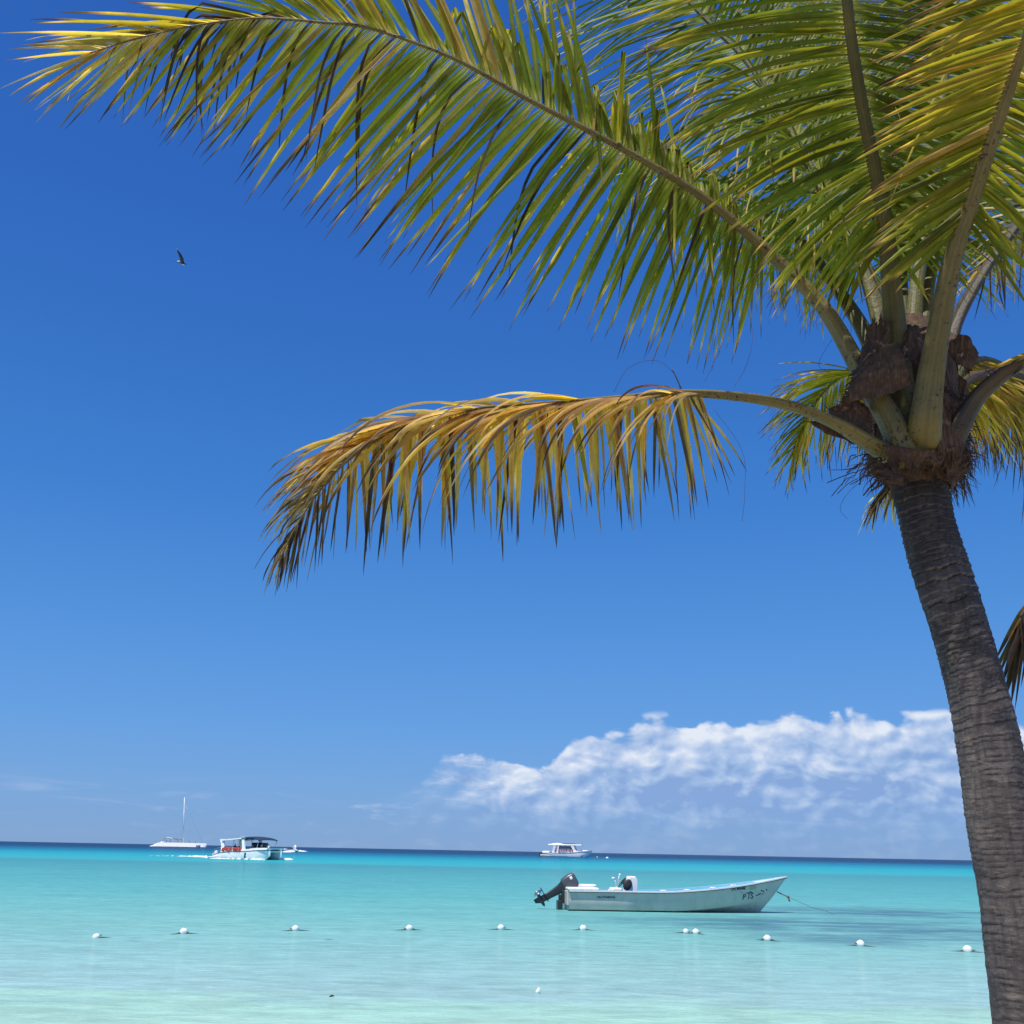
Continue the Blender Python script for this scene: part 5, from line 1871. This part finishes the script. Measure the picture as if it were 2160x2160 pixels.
for sgn in (1, -1):
    for (xa, xb, w) in ((-3.9, -3.3, .7), (-2.6, -2.2, .35), (3.0, 1.9, .9)):
        mb = MB()
        rings = []
        for i in range(6):
            s = i / 5
            x = xa + (xb - xa) * s
            rings.append([(x - w / 2, sgn * 2.25, 1.3 + 2.3 * s), (x + w / 2, sgn * 2.25, 1.3 + 2.3 * s), (x + w / 2, sgn * 2.1, 1.3 + 2.3 * s), (x - w / 2, sgn * 2.1, 1.3 + 2.3 * s)])
        mb.loft(rings)
        mb.build('hardtop_pillar', M['gel'], cru, angle=35)
mb = MB()
mb.box((2.5, 0, 2.7), (.08, 3.9, 1.1), bev=.03, shear=(-.4, 0))
mb.build('windscreen', M['glass_dk'], cru)
for sgn in (1, -1):
    mb = MB()
    mb.box((-.3, sgn * 1.95, 2.75), (3.6, .05, 1.0), bev=.02)
    mb.build('saloon_window', M['glass_lt'], cru)
mb = MB()
mb.box((-.6, 0, 3.98), (6.4, 3.4, .10), bev=.04)
mb.build('roof_mat', M['dark'], cru)
mb = MB()
mb.box((4.9, -2.36, .62), (.22, .3, .9), bev=.05)
mb.build('fender', M['dark'], cru)
for sgn in (1, -1):
    mb = MB()
    mb.box((-LC / 2 - .25, sgn * 1.3, .75), (.5, .5, .9), bev=.12)
    mb.tube([(-LC / 2 - .3, sgn * 1.3, .4), (-LC / 2 - .4, sgn * 1.3, -.3)], .12, 8)
    mb.build('outboard_motor', M['motor_dk'], cru, angle=40)
bpy.context.view_layer.update()
for k in range(6):
    v_ = vest(cru, (-1.9 + .72 * k + (.4 if k > 3 else 0), -2.85, 1.95 + .06 * (k % 2)), cru.rotation_euler.z, 'red life vest on the hardtop cruiser rail, ' + ords[k] + ' in the row', 'red life vests hung along the cruiser rail')
    v_.scale = (1.35, 1.5, 1.2)
for (x, y, lb) in ((1120 + 1500 / 10.73, 1760 + 522 / 10.73, 'small pale mooring buoy close off the hardtop cruiser bow'), (1120 + 1725 / 10.73, 1760 + 540 / 10.73, 'larger white mooring buoy further right of the hardtop cruiser')):
    q = W(*px(x, y))
    mb = MB()
    k = .30 if 'small' in lb else .42
    mb.ball((0, 0, .08), (k * (1 if k < .4 else 1.5), k, k), 14, 9)
    o = mb.build('mooring_buoy', M['gel'])
    mb = MB()
    mb.tube([(.0, 0, k * .9), (0, 0, k + .2)], .05, 6)
    mb.build('ring', M['steel'], o)
    o.location = q
    tag(o, lb, 'buoy', 'mooring buoys by the cruiser')

# ------------------------------------------------------------------ small speedboat behind the tour boat
q = W(*px(613, 1797.0))
spd = thing('speedboat', 'small white speedboat throwing spray behind the tour catamaran bow', 'boat', q, R(205))
mb = MB()
rings = []
for i in range(17):
    s = i / 16
    x = -3 + 6 * s
    w = 1.1 * (1 - max(0, (s - .5) / .5) ** 2 * .97)
    z = .7 + .75 * s ** 2
    rings.append([(x - .5 * s ** 4, 0, -.2 + .5 * s ** 3), (x, w * .8, .25 + .4 * s ** 2), (x, w, z), (x, w * .85, z + .03), (x, -w * .85, z + .03), (x, -w, z), (x, -w * .8, .25 + .4 * s ** 2)])
mb.loft(rings)
mb.build('hull', M['gel'], spd, angle=35)
mb = MB()
rings = []
for i in range(11):
    t = math.pi * i / 10
    rings.append([(x, 1.35 * math.cos(t), 1.0 + 1.75 * math.sin(t) ** .8) for x in (-1.9, -1.3)] + [(x, 1.1 * math.cos(t), 1.0 + 1.45 * math.sin(t) ** .8) for x in (-1.3, -1.9)])
mb.loft(rings)
mb.build('canopy_hoop', M['gel'], spd, angle=40)
mb = MB()
mb.box((.4, 0, 1.4), (.06, 1.5, .6), bev=.02, shear=(-.4, 0))
mb.build('windscreen', M['glass_dk'], spd)
mb = MB()
mb.box((-3.2, 0, .9), (.45, .5, .8), bev=.12)
mb.build('outboard_motor', M['motor_dk'], spd, angle=40)
bpy.context.view_layer.update()
person(at(spd, (-.6, .35, .75)), spd.rotation_euler.z, False, 'white_cloth', 'dark_cloth', 'person in white with a white cap standing at the small speedboat helm', 'people aboard the speedboat', hat='white_cloth')
person(at(spd, (.9, -.3, .75)), spd.rotation_euler.z, True, 'dark_cloth', 'dark_cloth', 'person in dark clothes crouched in the small speedboat', 'people aboard the speedboat')

# ------------------------------------------------------------------ foam of the wakes
def foam(path, width, hgt, label, n=60, seed=1):
    rnd = random.Random(seed)
    mb = MB()
    for k in range(n):
        t = rnd.random()
        i = min(len(path) - 2, int(t * (len(path) - 1)))
        f = t * (len(path) - 1) - i
        c = path[i].lerp(path[i + 1], f)
        w = width(t)
        c = c + V((rnd.gauss(0, w), rnd.gauss(0, w), 0))
        r = rnd.uniform(.4, 1) * hgt(t)
        mb.ball(c, (r * rnd.uniform(1.2, 3.0), r * rnd.uniform(.8, 1.6), r * rnd.uniform(.35, .8)), 9, 6, bump=.5, seed=k)
    return tag(mb.build('wake_foam', M['foam']), label, 'foam', None, 'stuff')
st_ = at(tour, (-6.3, 0, 0)); st_.z = 0
lft = W(*px(395, 1806.5))
foam([st_, W(*px(412, 1806.8)), lft, W(*px(365, 1805.5)), W(*px(320, 1805.3))], lambda t: .5 + .8 * t, lambda t: .62 * (1 - t) ** 2.2 + .05, 'white wake foam trailing left from the tour catamaran stern', 110, 3)
foam([at(tour, (6.0, -1.6, 0)), at(tour, (4.0, -2.4, 0)), at(tour, (-2, -2.7, 0)), at(tour, (-6, -2.7, 0))], lambda t: .12, lambda t: .20, 'thin white bow foam along the tour catamaran waterline', 70, 4)
foam([at(tour, (6.3, 1.9, 0)), at(tour, (6.4, 2.6, 0)), at(tour, (6.0, 3.4, 0))], lambda t: .2, lambda t: .42, 'white foam at the far bow of the tour catamaran', 26, 5)
foam([W(*px(598, 1797.6)), W(*px(610, 1797.8)), W(*px(618, 1796.2))], lambda t: .4, lambda t: .75, 'white bow spray under the small speedboat', 40, 6)
foam([W(*px(621, 1795)), W(*px(632, 1796)), W(*px(646, 1796.6))], lambda t: .5, lambda t: .95 * (1 - .4 * t), 'white stern wash right of the small speedboat', 50, 7)

# ------------------------------------------------------------------ bird
bp_ = P(340, 493, 20.0)
bird = thing('bird', 'dark swift with raised wings and white rump, flying alone in the blue sky', 'bird', bp_, 0)
bird.matrix_world = Matrix.Translation(bp_) @ Matrix((CR, CF, CU)).transposed().to_4x4()
k = PXM * (bp_ - CAM).dot(CF) / 1.118 * 80 / 1932     # one unit of the close look
def B(x, y, dz=0.0):
    return V(((x - 960) * k, dz, (1250 - y) * k))
mb = MB()
mb.tube([B(610, 1225), B(740, 1265), B(900, 1300), B(1050, 1330), B(1150, 1365), B(1220, 1390), B(1275, 1420)], [q * k / .00068 for q in (.004, .012, .024, .030, .028, .024, .004)], 10)
body = mb.build('body', M['bird'], bird)
mb = MB()
mb.ball(B(890, 1262, -.02), (70 * k, 24 * k, 38 * k), 10, 7)
mb.build('rump_patch', M['bird_white'], body)
mb = MB()
mb.ball(B(1130, 1425, -.012), (90 * k, 24 * k, 22 * k), 10, 7, rot=Matrix.Rotation(.2, 3, 'Y'))
mb.build('throat_patch', M['bird_white'], body)
def wing(o1, o2):
    mb = MB()
    n_ = len(o1)
    top_ = [p_ + V((0, .004, 0)) for p_ in o1] ; 
    rings = [[a, b, b + V((0, .006, 0)), a + V((0, .008, 0))] for a, b in zip(o1, o2)]
    mb.loft(rings)
    return mb.build('wing', M['bird'], bird)
wing([B(1010, 1340, -.01), B(985, 1150, -.05), B(950, 980, -.09), B(905, 830, -.12), B(845, 665, -.14)], [B(1170, 1350, -.01), B(1165, 1150, -.05), B(1095, 970, -.09), B(1000, 830, -.12), B(852, 660, -.14)])
wing([B(1000, 1320, .01), B(960, 1210, .06), B(905, 1110, .12), B(835, 990, .17)], [B(1120, 1330, .01), B(1060, 1180, .06), B(950, 1090, .12), B(840, 985, .17)])

# ------------------------------------------------------------------ render settings
scene.view_settings.view_transform = 'Standard'
scene.view_settings.look = 'None'
scene.view_settings.exposure = 0.0
scene.view_settings.gamma = 1.0
scene.render.engine = 'CYCLES'
scene.cycles.use_denoising = True
scene.cycles.max_bounces = 8
scene.cycles.diffuse_bounces = 3
scene.cycles.glossy_bounces = 3
scene.cycles.transmission_bounces = 4
scene.cycles.transparent_max_bounces = 4
scene.cycles.sample_clamp_indirect = 6.0
